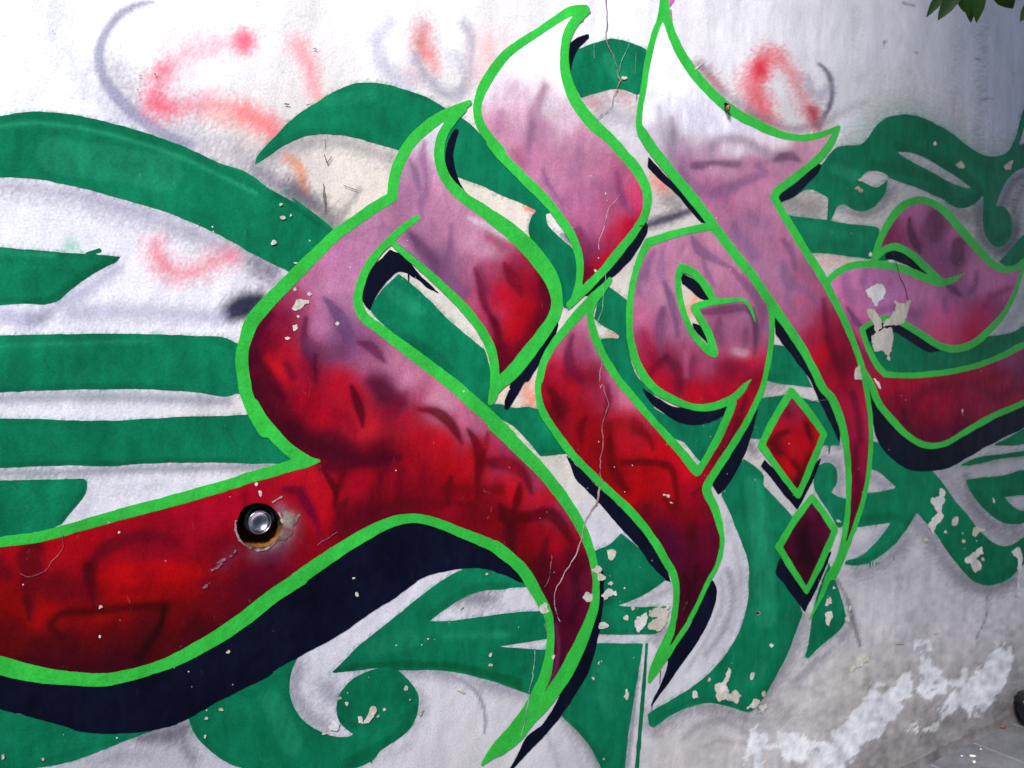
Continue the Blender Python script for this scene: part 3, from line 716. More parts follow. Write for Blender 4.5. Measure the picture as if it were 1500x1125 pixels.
scroll(["D3 *540,440 600,438 *832,442 815,560 790,700 765,850 745,1000 *725,1250 *640,1250 600,1125 560,1040 480,930 *380,835 430,700"], dark=[("D3 460,880,30 570,1030,34 620,1150,30", .45)], light=[("D3 600,600,100 650,800,100", .2)])
scroll([], strokes=["D3 852,445,14 845,560,18 826,800,22 798,1125,22 785,1250,22"], dark=[("D3 852,445,6 826,800,8 798,1125,8", .5)])

# overspray: a thin mist of the same green on the bare wall beside each edge
for c in EDGES:
    q = np.vstack([c, c[:1]]).copy()
    q[:, 2] = 1.0 + 2.5 * np.clip(fbm(q[:, 0], q[:, 1], 70, 2) + 0.3, 0, 1)
    spray(WCOL['col'], WCOL['px'], WCOL['py'], q, (60, 140, 116), 0.42, 34, wob=0.2, grain=0.5)
wall.data.color_attributes['Col'].data.foreach_set('color', np.hstack([np.vstack([WCOL['col'], WCOL['rest']]), np.ones((len(wall.data.vertices), 1))]).astype(np.float32).ravel())

# ------------------------------------------------------------------ lettering: lime outlines, letter fills, navy drop shadows
LIME = (52, 184, 66)
def lime_col(x, y):
    c = np.tile(lin(LIME), (len(x), 1))
    return c * (1 + 0.20 * fbm(x, y, 45, 4))[:, None] * np.array([1.0, 1.0, 1.0])
NAVY = (13, 16, 36)
def navy_col(x, y):
    c = np.tile(lin(NAVY), (len(x), 1))
    return c * (1 + 0.35 * fbm(x, y, 70, 4))[:, None]

L = {k: smooth(P(v)) for k, v in {
 '1a': "A2 1228,563,32 1150,605,60 1060,650,66 980,710,68 900,790,68 845,890,68 818,970,64 808,1050,62 *802,1085,64 B2 700,95,66 600,165,66 500,235,68 400,330,72 300,430,78 200,530,80 100,635,84 30,725,84 B1 1335,860,74 1327,940,78 1342,1050,78 C1 1352,60,76 1400,175,80 1455,265,84 C2 40,125,78 100,225,76 180,315,76 255,385,74 *335,432,66",
 '1n': "C2 400,432,22 335,438,62 250,458,70 150,488,68 0,530,68 C1 1300,550,65 1000,635,68 800,690,70 600,742,68 400,800,64 200,852,64 0,877,62 -300,930,62 -700,990,62",
 '1b': "D1 -700,470,120 -300,530,118 0,562,115 150,600,104 300,625,90 450,638,80 580,640,76 700,618,72 800,592,66 950,538,74 1100,460,82 1250,370,86 1350,298,88 D2 150,180,86 300,85,84 C2 280,1082,84 400,1000,84 550,900,78 700,812,72 800,768,64 880,748,56 950,748,54 1050,772,56 1200,832,62 1350,895,68 1450,965,72 C3 20,900,72 100,962,72 180,1042,70 230,1125,68 D3 280,220,62 315,300,50 325,400,48 318,490,52 300,600,66 258,700,66 200,800,62 130,900,66 50,1000,80 -10,1060,50 -52,1107,12",
 '1d': "B2 945,145,32 880,190,42 800,262,46 720,345,46 660,435,48 625,530,52 615,610,58 650,690,60 720,745,60 850,845,66 950,918,72 1100,1032,74 C2 1150,22,78 1250,112,80 1350,202,82 1450,300,82 C3 20,235,84 100,310,82 200,410,78 300,515,74 400,645,68 470,755,62 522,865,56 555,965,48 570,1050,42 575,1125,42 D3 575,150,46 562,250,54 530,340,64 480,460,78 420,580,84 350,690,82 280,785,72 210,862,66 140,950,70 60,1020,60 10,1060,30",
 '1h': "B2 815,292,30 880,348,40 980,432,46 1100,542,50 1200,642,52 1280,742,54 1335,840,56 1362,930,56 1366,1040,54 1358,1125,52 C2 1345,112,34",
 '1e': "A2 1190,598,50 1110,690,56 1072,765,60 1062,850,62 1080,940,64 1125,1015,64 1200,1085,64 B2 1300,105,74 1400,180,82 B3 0,142,82 100,215,94 200,308,100 285,410,98 340,510,84 360,600,70 346,680,70 290,772,74 200,890,84 110,1000,86 40,1065,64 C2 1352,95,18",
 '2a': "A3 515,52,54 440,60,62 380,92,54 280,160,50 180,225,52 90,290,56 20,372,60 A2 1310,470,62 1276,560,54 1275,640,50 1312,725,56 1400,832,58 A3 0,788,60 60,862,58 150,952,58 250,1052,58 B3 270,20,58 350,112,54 420,212,52 465,302,48 485,400,42 480,500,38 455,580,34 425,640,20",
 '2b': "A3 520,60,46 460,115,58 420,185,58 402,270,54 402,370,56 422,462,64 470,570,70 560,682,74 650,765,64 730,852,64 800,935,64 842,1015,58 B3 856,20,52 855,70,50 838,140,48 780,230,48 700,332,54 620,430,50 540,512,50 430,622,44",
 '3a': "B3 650,485,26 590,560,58 500,650,60 420,742,54 340,842,48 287,940,46 262,1040,42 C3 254,0,34 262,100,40 290,180,44 330,240,44 400,340,44 470,425,46 560,515,46 640,592,48 740,685,50 830,785,50 900,882,48 960,985,48 D3 1000,62,44 1015,150,38 1008,260,38 985,370,46 940,478,58 890,585,46 866,650,18",
 '3b': "B3 580,590,30 545,650,40 545,710,44 565,790,48 600,880,48 660,980,46 730,1080,44 C3 720,10,40 800,110,44 880,205,44 960,292,48 1040,382,52 1128,490,56",
 '3c': "C3 1205,530,50 1182,575,52 1192,622,54 1228,692,50 1252,780,40 1268,860,28 1256,950,26 1230,1030,26 D3 1200,82,28 1130,232,26 1060,362,28 1000,452,32 940,532,44 890,602,42 866,650,18",
 'ga': "B3 1215,190,42 1130,205,44 1000,236,46 890,272,52 *862,280,52 825,345,44 790,450,40 766,560,38 757,680,40 762,800,42 790,920,46 840,1020,50 910,1095,50 C3 940,65,48 1040,114,44 1130,140,40 1230,130,44 1330,85,46 1390,25,36 B3 1395,1065,26 1432,1030,6",
 'gt': "C3 1130,496,44 1180,420,44 1240,312,48 1290,205,44 1325,115,48",
 'gr': "B4 100,585,40 115,700,34 110,850,32 90,970,32 60,1090,32 C3 1452,118,38 1400,222,40 1340,322,44 1270,430,46 1200,535,50",
 'gh': "B3 1120,455,40 *1042,420,46 1024,480,38 1034,580,38 1060,680,38 1100,770,38 1150,838,40 1195,880,44 *1222,892,46 1200,800,48 1160,722,46 *1112,638,42 1200,612,38 1300,602,30 1385,600,22 1422,642,22 1452,722,7",
 'gu': "B3 1042,418,46 1100,442,48 1160,502,48 1205,570,48 1222,608,34",
 'ja': "A3 948,-60,40 945,10,46 930,90,40 892,200,38 860,330,38 836,480,36 816,600,36 *810,690,40 825,725,58 880,810,62 950,900,62 1020,988,60 1090,1070,60 B3 1150,95,58 1220,188,58 1300,296,56 1400,424,60 B4 0,450,54 60,540,54 130,642,58 200,742,54 280,862,50 340,972,48 400,1092,48 C4 440,80,48 490,200,48 520,330,40 535,480,36 536,620,32 528,740,32 510,860,34 488,960,40 450,1050,52 D4 430,70,42 395,160,28 355,245,18 320,312,5",
 'jb': "A3 948,-10,50 962,90,54 990,185,54 1042,295,58 1120,412,60 1200,502,60 1300,592,60 1400,655,60 A4 0,664,62 80,706,56 180,745,46 300,757,38 400,735,38 *482,700,26 440,780,44 380,860,44 300,930,48 210,1000,50 142,1052,50 *126,1082,44 B4 160,95,44 220,195,46 290,312,48 370,435,48 440,562,46 500,682,42 560,822,38 604,950,36 630,1060,34 C4 655,180,28 660,320,28 650,470,28 625,620,28 590,740,30 545,860,28 500,970,30 450,1070,40",
 '5a': "B4 604,960,28 660,1060,40 C4 700,112,44 780,212,42 860,292,40 930,335,38 1000,350,36 1070,335,34 1150,290,36 1250,230,38 1350,176,38 1450,135,38 1700,10,34 1875,-150,16",
 '5b': "B4 425,492,38 470,450,40 540,412,42 640,400,44 740,406,46 850,432,46 950,472,48 1040,502,46 1100,490,34 1150,465,17 1185,445,4",
 '5c': "B4 695,360,30 745,314,40 800,306,42 880,346,44 960,420,46 1030,485,40",
 '5d': "B4 672,400,36 692,320,40 722,240,42 770,155,46 830,84,50 900,52,46 960,52,46 1050,98,48 1150,206,50 1250,322,50 1330,402,46 1400,430,42 1450,424,40 1500,385,36 1650,260,36",
 '5e': "B4 1520,350,20 1485,450,24 1450,560,26 1390,672,32 1310,762,40 1230,832,44 1140,866,44 1050,856,44 960,802,42 880,752,42 800,710,38 740,696,28 680,715,30 *610,756,30 640,850,32 690,950,38 *737,1006,38 830,1012,36 950,1008,36 1100,990,36 1250,955,36 1380,905,36 1500,845,36 1700,800,34 1875,900,16",
 'd1': "C4 *222,48,46 330,180,44 *402,285,40 330,460,40 *260,622,34 160,490,40 *56,345,42 130,200,46 *222,48,46",
 'd2': "C4 *335,632,40 400,720,40 *462,815,38 390,980,38 D4 *305,155,30 220,20,40 C4 *152,905,40 240,760,40 *335,632,40",
}.items()}
for c in L.values(): c[:, 2] *= 0.92
def seg(k, a=None, b=None, rev=False):
    """piece of an outline between the points nearest two survey marks"""
    c = L[k]
    def near(s):
        q = P(s)[0]; return int(np.argmin(np.hypot(c[:, 0] - q[0], c[:, 1] - q[1])))
    i = near(a) if a else 0; j = near(b) if b else len(c) - 1
    r = c[i:j + 1] if i <= j else c[j:i + 1][::-1]
    return r[::-1] if rev else r
def pts(s): return np.array([q[:3] for q in P(s)])

F_ = {}
F_['1'] = np.vstack([L['1a'], L['1n'], L['1b'], seg('1d', "D3 60,1020", "C2 1250,112"), pts("C2 1345,112"), seg('1e', "C2 1352,95", "A2 1110,690")])
H1 = np.vstack([seg('1d', "B2 800,262", "C2 1250,112"), pts("C2 1345,112"), seg('1h', "C2 1345,112", "B2 880,348")])
F_['2'] = np.vstack([L['2a'], L['2b'][::-1]])
F_['3'] = np.vstack([seg('3a'), L['3c'][::-1], pts("C3 1170,470"), L['3b'][::-1]])
F_['g'] = np.vstack([seg('ga', "B3 1215,190", "C3 1330,85"), L['gt'][::-1], pts("C3 1130,540"), L['gr'][::-1], pts("B4 60,540 B3 1400,424 1300,296")])
HG = np.vstack([seg('gh', "B3 1042,420", "B3 1112,638"), pts("B3 1205,600"), L['gu'][::-1]])
F_['j'] = np.vstack([L['ja'], L['jb'][::-1]])
F_['5'] = np.vstack([seg('jb', "B4 440,562", "B4 604,950"), L['5a'], seg('5e', "B4 1875,900", "B4 610,756"),
                     seg('5e', "B4 610,756", "B4 1520,350"), pts("B4 1650,260"), L['5d'][::-1], pts("B4 690,370"), L['5c'], seg('5b', "B4 1040,502", "B4 425,492")])
F_['d1'] = L['d1']; F_['d2'] = L['d2']

SAMP = {
 '1': [(655,190,226,220,238),(640,212,206,196,218),(615,250,186,140,180),(600,290,175,120,165),(650,270,190,130,170),(625,300,176,118,160),(560,330,180,124,168),(500,390,185,118,168),(455,405,178,106,150),(480,430,186,124,172),(540,440,184,124,170),(520,400,186,122,170),(500,490,146,92,138),(475,470,176,110,158),
  (435,445,168,56,96),(415,470,150,20,56),(395,500,128,8,40),(372,530,92,10,44),(385,560,80,8,40),(420,520,186,20,44),(410,545,200,20,36),(455,535,150,14,48),(545,525,172,96,136),(520,510,140,80,124),(600,560,192,122,160),(575,535,186,116,156),(640,590,196,130,164),(610,580,176,70,110),(690,620,190,100,140),(730,660,176,64,104),(785,705,182,60,100),(820,750,180,50,90),
  (560,560,120,26,66),(500,560,190,14,40),(520,580,184,16,40),(450,590,168,8,38),(405,600,104,8,38),(430,630,96,6,38),(470,610,186,12,36),(535,620,206,30,46),(600,610,180,10,36),(570,600,150,14,46),(700,670,190,4,24),(650,650,194,4,28),(620,640,186,6,30),(600,670,166,4,30),(500,665,92,4,34),(560,668,112,4,34),(470,650,88,6,38),(660,690,180,2,24),
  (445,700,196,18,38),(430,740,176,10,36),(470,720,196,16,36),(475,760,200,12,30),(560,720,152,5,34),(530,700,176,10,34),(620,720,142,4,32),(680,720,172,3,26),(760,720,194,3,22),(800,730,196,10,34),(740,770,150,4,24),(700,755,130,3,28),(600,750,120,3,30),(545,760,110,3,32),(770,790,150,3,22),(800,790,170,3,24),(820,800,176,8,34),(790,830,96,0,26),(830,830,110,2,36),(810,850,104,4,34),(850,850,130,24,60),
  (845,890,112,16,56),(820,900,84,2,38),(815,930,92,6,46),(838,930,96,8,48),(825,970,100,10,58),(800,1030,86,10,46),(812,1000,90,10,50),
  (0,830,180,4,28),(60,820,184,4,26),(120,810,184,6,26),(200,785,178,5,30),(300,745,178,8,40),(340,730,186,8,40),(20,870,150,0,14),(80,860,120,2,26),(60,900,170,0,10),(140,870,128,2,28),(180,860,190,0,16),(150,900,160,0,12),(250,840,188,0,18),(230,800,150,2,34),(300,850,164,0,14),(330,820,140,4,34),(20,930,110,0,18),(60,950,88,0,22),(100,960,86,0,24),(170,965,76,0,26),(160,925,96,0,18),(220,930,84,0,20),(260,900,120,0,18),(280,920,84,0,22),(320,880,110,2,28),(370,860,100,4,34),(420,815,150,8,38),(400,830,120,4,34),(460,795,150,5,30),(500,770,112,3,30)],
 '1r': [(660,320,182,122,162),(630,350,168,112,150),(690,345,192,134,172),(640,380,140,92,132),(720,365,198,150,186),(660,390,164,106,146),(690,400,166,96,136),(720,390,172,60,98),(750,390,160,36,70),(770,410,170,16,44),(735,430,198,10,34),(720,440,190,20,54),(750,480,194,4,26),(770,450,186,4,26),(800,430,120,10,42),(802,470,92,6,36),(785,500,180,4,26),(760,520,170,4,28),(740,520,120,6,38),(735,550,96,8,38),(700,440,184,84,124),(715,470,186,60,100)],
 '2': [(850,20,250,248,255),(800,60,250,249,255),(770,90,246,242,252),(830,110,242,238,250),(720,120,238,222,240),(750,140,220,190,216),(800,150,228,210,228),(830,170,214,182,210),(735,190,192,134,172),(790,190,172,118,158),(765,170,206,160,192),(850,210,192,132,168),(780,230,180,116,156),(820,250,184,120,160),(870,255,186,118,158),(800,280,184,120,160),(850,290,172,102,146),(900,265,170,92,134),(930,290,206,60,108),(910,300,170,80,122),(940,320,200,30,80),(880,320,176,98,142),(900,345,194,18,54),(920,330,196,12,44),(860,340,172,100,144),(870,370,150,44,84),(880,395,176,14,48),(862,395,116,10,40),(900,370,190,12,46),(850,410,110,6,36)],
 '3': [(870,460,192,122,162),(885,500,194,134,174),(850,515,164,64,104),(835,505,186,90,130),(820,540,196,30,64),(805,570,180,8,40),(840,560,196,8,34),(870,550,146,16,54),(900,555,180,96,136),(920,585,204,116,154),(905,560,190,110,148),(880,580,176,30,66),(850,600,172,4,28),(820,600,116,2,28),(870,620,160,2,24),(930,620,190,40,70),(910,610,186,10,34),(880,650,152,0,20),(920,640,192,5,25),(965,660,204,8,30),(860,650,158,0,22),(900,690,156,0,20),(950,690,178,0,20),(1000,690,212,6,34),(930,720,190,0,20),(985,725,186,0,20),(1015,730,160,5,36),(1045,745,140,10,44),(1000,760,124,4,30),(950,755,128,2,30),(970,780,98,0,40),(1040,780,110,5,46),(1010,790,96,0,36),(990,810,88,0,50),(1045,810,100,6,48),(1025,840,86,0,36),(1010,880,82,0,40),(1000,920,84,0,40),(985,945,76,0,36)],
 'g': [(1000,350,188,124,164),(965,370,184,122,162),(1040,350,194,130,168),(950,420,172,112,152),(980,430,188,128,166),(935,470,186,100,142),(945,500,188,60,102),(1000,480,178,112,152),(980,480,160,98,138),(1060,380,186,122,160),(1090,430,176,112,152),(1110,470,162,100,142),(1070,490,164,96,136),(1090,500,168,90,130),(1040,530,170,74,114),(1010,520,170,80,120),(990,530,152,52,86),(960,520,172,20,56),(955,545,180,4,36),(975,560,196,12,40),(1015,575,192,5,28),(1000,560,150,8,44),(1050,570,176,8,36),(1065,550,150,10,46),(1095,530,204,24,64),(1080,575,196,10,40),(1105,560,150,2,34),(1080,620,150,5,40),(1095,600,176,8,40),(1050,665,140,5,40),(1030,690,176,6,40)],
 'j': [(970,20,252,252,255),(980,60,250,250,255),(965,100,240,242,254),(1000,120,242,242,255),(950,160,234,234,250),(1010,180,222,218,236),(970,200,196,186,210),(1060,185,232,226,246),(1100,205,230,220,240),(1140,205,238,218,238),(1200,205,204,150,182),(1000,235,160,112,152),(985,215,178,150,184),(1050,235,192,146,184),(1100,240,182,118,158),(1150,240,192,128,168),(1175,225,190,130,166),(1120,260,190,124,164),(1040,275,176,106,148),(1060,300,180,110,152),(1110,300,186,120,162),(1080,330,174,112,154),(1120,350,178,116,158),(1150,350,182,112,152),(1130,390,176,118,160),(1150,420,168,108,148),(1180,400,156,88,128),(1165,385,184,112,152),(1195,430,182,92,132),(1180,460,176,96,136),(1165,470,184,96,140),(1205,470,174,26,66),(1190,490,176,24,62),(1205,520,194,5,30),(1225,490,150,16,56),(1230,530,120,5,42),(1232,570,164,12,52),(1255,580,190,24,64),(1225,560,176,10,44),(1242,640,150,10,50),(1262,640,184,28,72),(1255,700,132,10,50),(1265,690,170,24,66),(1250,760,112,6,46),(1240,810,104,6,46),(1225,850,96,6,46)],
 '5': [(1340,315,178,104,152),(1310,345,142,50,92),(1320,330,160,80,124),(1370,325,146,74,116),(1400,360,172,98,142),(1430,400,182,108,152),(1370,380,150,80,122),(1400,390,144,76,116),(1240,405,188,112,162),(1270,400,164,100,148),(1300,420,154,98,144),(1260,440,170,104,154),(1300,450,170,104,154),(1350,425,172,102,146),(1390,430,160,94,138),(1420,430,148,84,130),(1480,420,184,104,154),(1450,420,180,106,152),(1395,455,192,84,134),(1440,455,184,34,84),(1370,470,176,84,128),(1380,485,190,60,104),(1425,485,184,28,74),(1465,450,152,64,114),(1340,460,150,90,136),(1245,455,188,92,142),(1265,490,170,80,124),(1255,500,174,40,84),(1275,530,160,30,72),(1285,560,172,14,54),(1320,570,174,10,50),(1400,560,160,14,56),(1440,545,160,20,64),(1480,530,152,62,104),(1500,540,146,60,104),(1350,590,172,12,50),(1340,615,126,6,42),(1320,595,130,6,42),(1380,600,164,14,54),(1400,625,124,10,56),(1370,635,116,8,52),(1450,590,152,22,64),(1480,570,164,20,62),(1500,560,150,24,66)],
 'd1': [(1160,595,164,40,80),(1158,615,180,20,50),(1145,640,206,5,32),(1180,635,170,5,26),(1140,655,124,0,22),(1165,665,196,5,26),(1155,690,190,5,22),(1195,645,212,12,32),(1170,700,96,0,20),(1185,670,170,4,24),(1130,650,186,6,30),(1175,645,200,8,24)],
 'd2': [(1190,745,112,14,66),(1180,790,58,0,34),(1165,795,96,4,46),(1155,805,110,10,56),(1210,780,112,16,66),(1185,830,72,0,36),(1195,800,80,2,42),(1183,850,84,2,44),(1175,770,84,2,42)],
}
DK = (88, 6, 34); PK = (126, 82, 122); MR = (62, 0, 28)
INK = {
 '1': [("C2 190,690,30 235,760,60 215,840,70 150,905,60 60,930,50", (150,104,122), .75, 60), ("C2 250,740,24 215,830,26 160,890,24", (172,150,146), .8, 30), ("C2 60,950,40 160,960,60 200,900,50", (112,44,76), .6, 70), ("C1 1230,1000,60 1290,930,50", (128,40,64), .5, 60), ("B2 430,590,14 480,640,44 530,720,66 560,800,60 570,850,20", (122,80,128), .75, 26), ("B2 330,700,18 320,780,26 330,860,40 370,940,30 385,1040,6", (104,20,60), .75, 26),
       ("B2 340,840,50 430,890,90 520,880,80", (120,62,104), .6, 70), ("B2 620,830,20 680,850,44 730,900,34 765,940,6", (112,40,84), .75, 26), ("B2 60,900,30 110,970,50 160,1080,50 200,1140,20", (84,6,36), .75, 30),
       ("B2 120,920,40 200,1000,50 260,1040,30", (206,22,40), .5, 44), ("B2 220,950,30 260,1020,40", (104,8,44), .6, 40), ("B2 380,900,14 385,1050,10", (100,14,50), .6, 20),
       ("C2 40,20,60 100,130,70 200,250,80 330,330,80 480,390,70", (84,6,36), .75, 60), ("C2 480,350,60 560,420,70 700,420,50 840,410,30", (88,4,36), .75, 50), ("C2 420,470,30 540,455,40 760,440,20", (96,4,36), .7, 34),
       ("C2 580,20,14 610,100,40 635,180,36 640,245,8", (92,6,34), .85, 18), ("C2 490,180,40 560,190,50 590,260,50", (150,10,40), .6, 44), ("C2 690,0,40 760,60,90 850,110,60", (100,24,58), .7, 60), ("C2 800,170,20 880,60,20", (150,20,60), .5, 40),
       ("C2 960,150,14 1040,160,44 1110,210,50 1160,280,34 1185,335,8", (110,4,30), .85, 24), ("C2 940,140,30 1010,150,30", (150,8,36), .5, 50), ("C2 1220,260,14 1270,340,44 1290,420,50 1275,520,30 1268,640,8", (112,3,24), .85, 20), ("C2 1330,280,14 1310,380,20 1290,450,14", (110,3,24), .6, 18),
       ("C2 430,490,10 470,550,30 495,590,26 488,690,7", (100,3,26), .85, 16), ("C2 540,490,20 520,560,24 490,610,10", (110,4,26), .7, 18), ("C2 210,590,20 290,600,44 340,680,44 385,760,30 400,830,8", (120,10,50), .75, 26),
       ("C2 500,780,10 530,680,44 560,640,14", (112,6,36), .7, 20), ("C2 560,760,60 700,690,70 800,680,50", (104,3,32), .55, 60), ("C2 740,500,14 730,580,34 740,630,14", (116,4,34), .7, 22), ("C2 860,480,24 840,580,34 860,640,20", (126,4,34), .65, 26), ("C2 980,470,20 970,560,30", (136,4,34), .6, 26),
       ("C2 1130,520,14 1110,580,26 1112,675,7", (104,3,26), .8, 16), ("C2 1110,590,60 1220,600,60 1400,590,50", (128,4,26), .6, 40), ("C2 840,650,40 1000,660,50 1250,670,30", (112,3,30), .5, 50), ("C2 690,580,14 690,680,24 640,740,24", (110,3,34), .6, 24),
       ("C2 1395,670,10 1440,730,60 1470,800,60 1460,920,10", (110,0,22), .75, 26), ("C2 1500,580,14 1480,660,24 1470,730,8", (104,0,20), .8, 16), ("C3 40,680,14 90,760,40 100,860,10", (84,0,24), .75, 24), ("C3 155,560,14 150,640,26 125,720,8", (112,0,20), .8, 16),
       ("C3 0,440,50 100,450,60 180,510,44 220,610,10", (108,2,28), .75, 30), ("C3 60,740,40 200,740,50 320,720,60 390,790,50 440,880,20", (96,0,22), .8, 34), ("C3 90,830,60 110,930,60", (80,0,26), .6, 60), ("C3 300,860,20 290,960,40 330,1060,30", (84,0,28), .6, 30), ("C3 430,940,60 490,1000,80", (84,4,34), .6, 60),
       ("C3 -40,330,60 60,420,60 150,520,30", (176,10,40), .4, 60),
       ("D3 460,60,40 470,200,40 440,320,30", (70,0,30), .7, 34), ("D3 500,100,30 500,260,30", (104,16,52), .5, 34), ("D3 350,330,10 370,480,14 330,640,14 250,780,10", (150,60,110), .4, 16), ("D3 390,440,14 380,560,14", (64,4,34), .6, 20), ("D3 270,60,30 330,200,20", (74,0,26), .5, 34),
       ("C1 -20,1000,70 40,1060,60", (112,4,30), .7, 60), ("C1 200,910,80 160,960,110 180,1060,110 D1 160,180,60 160,300,14", (106,2,26), .75, 40), ("D1 150,190,30 160,310,12", (92,0,18), .7, 20), ("C1 490,1100,50 500,1020,50 560,930,60 680,870,70 820,850,60 950,880,40", (116,2,32), .8, 44), ("D1 480,20,50 500,120,36 510,230,8", (98,0,22), .85, 20),
       ("C1 760,960,110 950,930,110 1080,950,60", (150,4,36), .6, 70), ("C1 560,1080,40 700,1020,50 900,1010,50 1100,1060,40", (196,0,16), .6, 50), ("D1 560,140,60 800,150,50 1000,130,40", (150,0,10), .5, 60),
       ("D1 280,330,40 330,280,30 500,265,34 750,240,40 890,240,40", (70,0,12), .7, 34), ("D1 270,360,30 330,400,40", (70,0,14), .6, 40), ("D1 905,240,14 880,340,26 830,420,40 760,520,50", (48,0,16), .8, 34), ("D1 900,250,10 870,370,10", (48,0,16), .6, 14),
       ("D1 1400,100,120 1480,60,120", (104,3,40), .6, 110), ("D1 1000,470,40 1300,300,40 1480,170,30", (80,0,28), .6, 60), ("D1 100,530,30 450,570,40 750,560,30", (70,0,26), .6, 50), ("C1 1340,620,20 1350,720,20", (120,8,40), .5, 30), ("C1 1130,1100,70 1200,1120,70", (110,4,40), .5, 70),
       ("A2 980,780,16 970,860,34 990,960,24 985,1060,20 B2 960,60,30 970,140,10", (150,100,146), .7, 22), ("A2 900,880,10 935,960,40 950,1040,20", (136,94,140), .65, 30), ("B2 900,20,60 850,120,60", (160,108,154), .5, 70), ("B2 700,200,30 820,190,20", (164,108,154), .5, 50),
       ("B2 130,680,40 60,800,40 40,930,30", (80,8,44), .6, 40), ("B2 160,560,30 100,640,30", (150,20,60), .4, 50)],
 '1r': [("B2 900,230,20 950,290,50 1000,350,50 1060,430,60", (108,66,104), .75, 44), ("B2 1130,190,12 1120,320,26 1090,430,60 1120,500,80 1200,560,60", (132,84,128), .65, 34), ("B2 1260,430,10 1290,520,34 1310,620,34 1370,730,8", (120,20,56), .75, 20), ("B2 1290,430,30 1330,560,30", (150,40,84), .5, 40),
        ("B2 1370,720,24 1390,850,40 1400,980,30", (104,4,36), .75, 34), ("B3 70,400,14 110,470,60 165,570,14", (130,6,40), .7, 24), ("B3 260,400,30 290,500,44 310,610,40", (92,6,38), .75, 34), ("B3 290,660,60 230,770,50 130,900,50 50,1020,30", (104,4,36), .65, 50), ("B3 0,700,30 40,780,30", (110,4,34), .6, 30), ("B2 1420,300,60 B3 0,250,60 60,290,50", (160,30,66), .5, 60), ("B2 1410,850,20 1430,960,24", (110,4,36), .6, 24),
        ("B2 1230,150,16 1330,190,30 1440,250,24", (214,186,216), .75, 26)],
 '2': [("A3 290,470,10 250,580,40 220,700,40 200,830,14", (140,96,136), .6, 30), ("A3 300,480,30 230,640,50", (172,130,166), .45, 60), ("A3 50,620,40 30,720,30", (156,104,146), .5, 40), ("A3 130,840,40 160,890,40", (150,70,100), .5, 60), ("A3 280,930,10 310,1010,24 380,1110,10", (140,92,136), .65, 20),
       ("A3 480,830,50 460,950,40", (150,100,146), .45, 60), ("A3 690,950,14 700,1040,30 730,1120,20", (140,60,104), .65, 26), ("A3 570,1010,40 660,1060,40", (156,96,140), .5, 60), ("B3 700,0,20 730,70,34 770,130,20", (138,70,112), .6, 30), ("B3 480,220,40 510,300,60 530,380,40", (130,34,76), .65, 44), ("B3 520,330,50 640,310,60 720,250,40", (140,60,100), .4, 70), ("B3 560,400,30 620,370,30", (196,10,40), .6, 40), ("B3 780,170,40 720,270,40 640,360,30", (190,10,44), .6, 44), ("B3 330,20,30 380,60,30", (150,96,140), .5, 40)],
 '3': [("B3 445,790,12 425,870,34 430,960,50 490,1040,30", (110,30,70), .7, 26), ("B3 420,1000,60 600,1060,60", (140,8,42), .5, 70), ("B3 330,960,20 300,1060,30", (140,12,46), .5, 30), ("C3 320,40,24 360,110,50 380,190,12", (96,0,24), .75, 26), ("C3 520,190,14 490,250,40 490,320,14", (110,0,20), .7, 20), ("C3 640,20,14 640,110,30 620,180,10", (112,10,44), .6, 24),
       ("C3 650,230,14 650,350,30 670,480,40 740,590,30", (112,0,16), .8, 24), ("C3 800,250,60 860,300,30 885,360,12", (116,0,16), .65, 30), ("C3 660,250,60 780,220,60", (150,0,18), .5, 44), ("C3 720,440,20 860,440,30 980,465,30 1010,560,26 1020,700,8", (110,0,16), .75, 18), ("C3 950,640,24 990,680,50 1010,700,20", (116,0,16), .6, 24), ("C3 850,680,20 840,760,30 900,830,40", (110,0,26), .6, 30),
       ("C3 1120,760,14 1100,830,40 1120,900,40", (80,0,26), .65, 34), ("C3 960,830,80 1000,930,90", (92,0,56), .6, 80), ("C3 1000,740,60 1150,740,60", (150,2,24), .4, 60), ("C3 1180,860,40 1180,1000,50", (112,2,46), .6, 50), ("D3 1060,60,20 1080,150,30 1060,260,20", (60,0,26), .65, 26), ("D3 1120,20,20 1110,140,24", (64,0,28), .6, 26), ("C3 1100,620,8 1150,580,10", (110,6,40), .6, 10)],
 'g': [("B3 890,330,14 860,400,34 830,470,40", (136,92,136), .65, 30), ("B3 940,330,14 930,430,34 930,500,14", (150,104,150), .6, 24), ("B3 950,500,12 980,580,34 1010,690,30 1020,800,8", (124,82,124), .7, 16), ("B3 940,650,30 920,760,40 930,900,14", (124,74,116), .65, 20), ("B3 1100,250,12 1140,320,50 1200,360,40 1330,430,8", (136,94,136), .7, 18), ("B3 1160,380,14 1190,460,30 1220,520,20", (140,96,140), .6, 20),
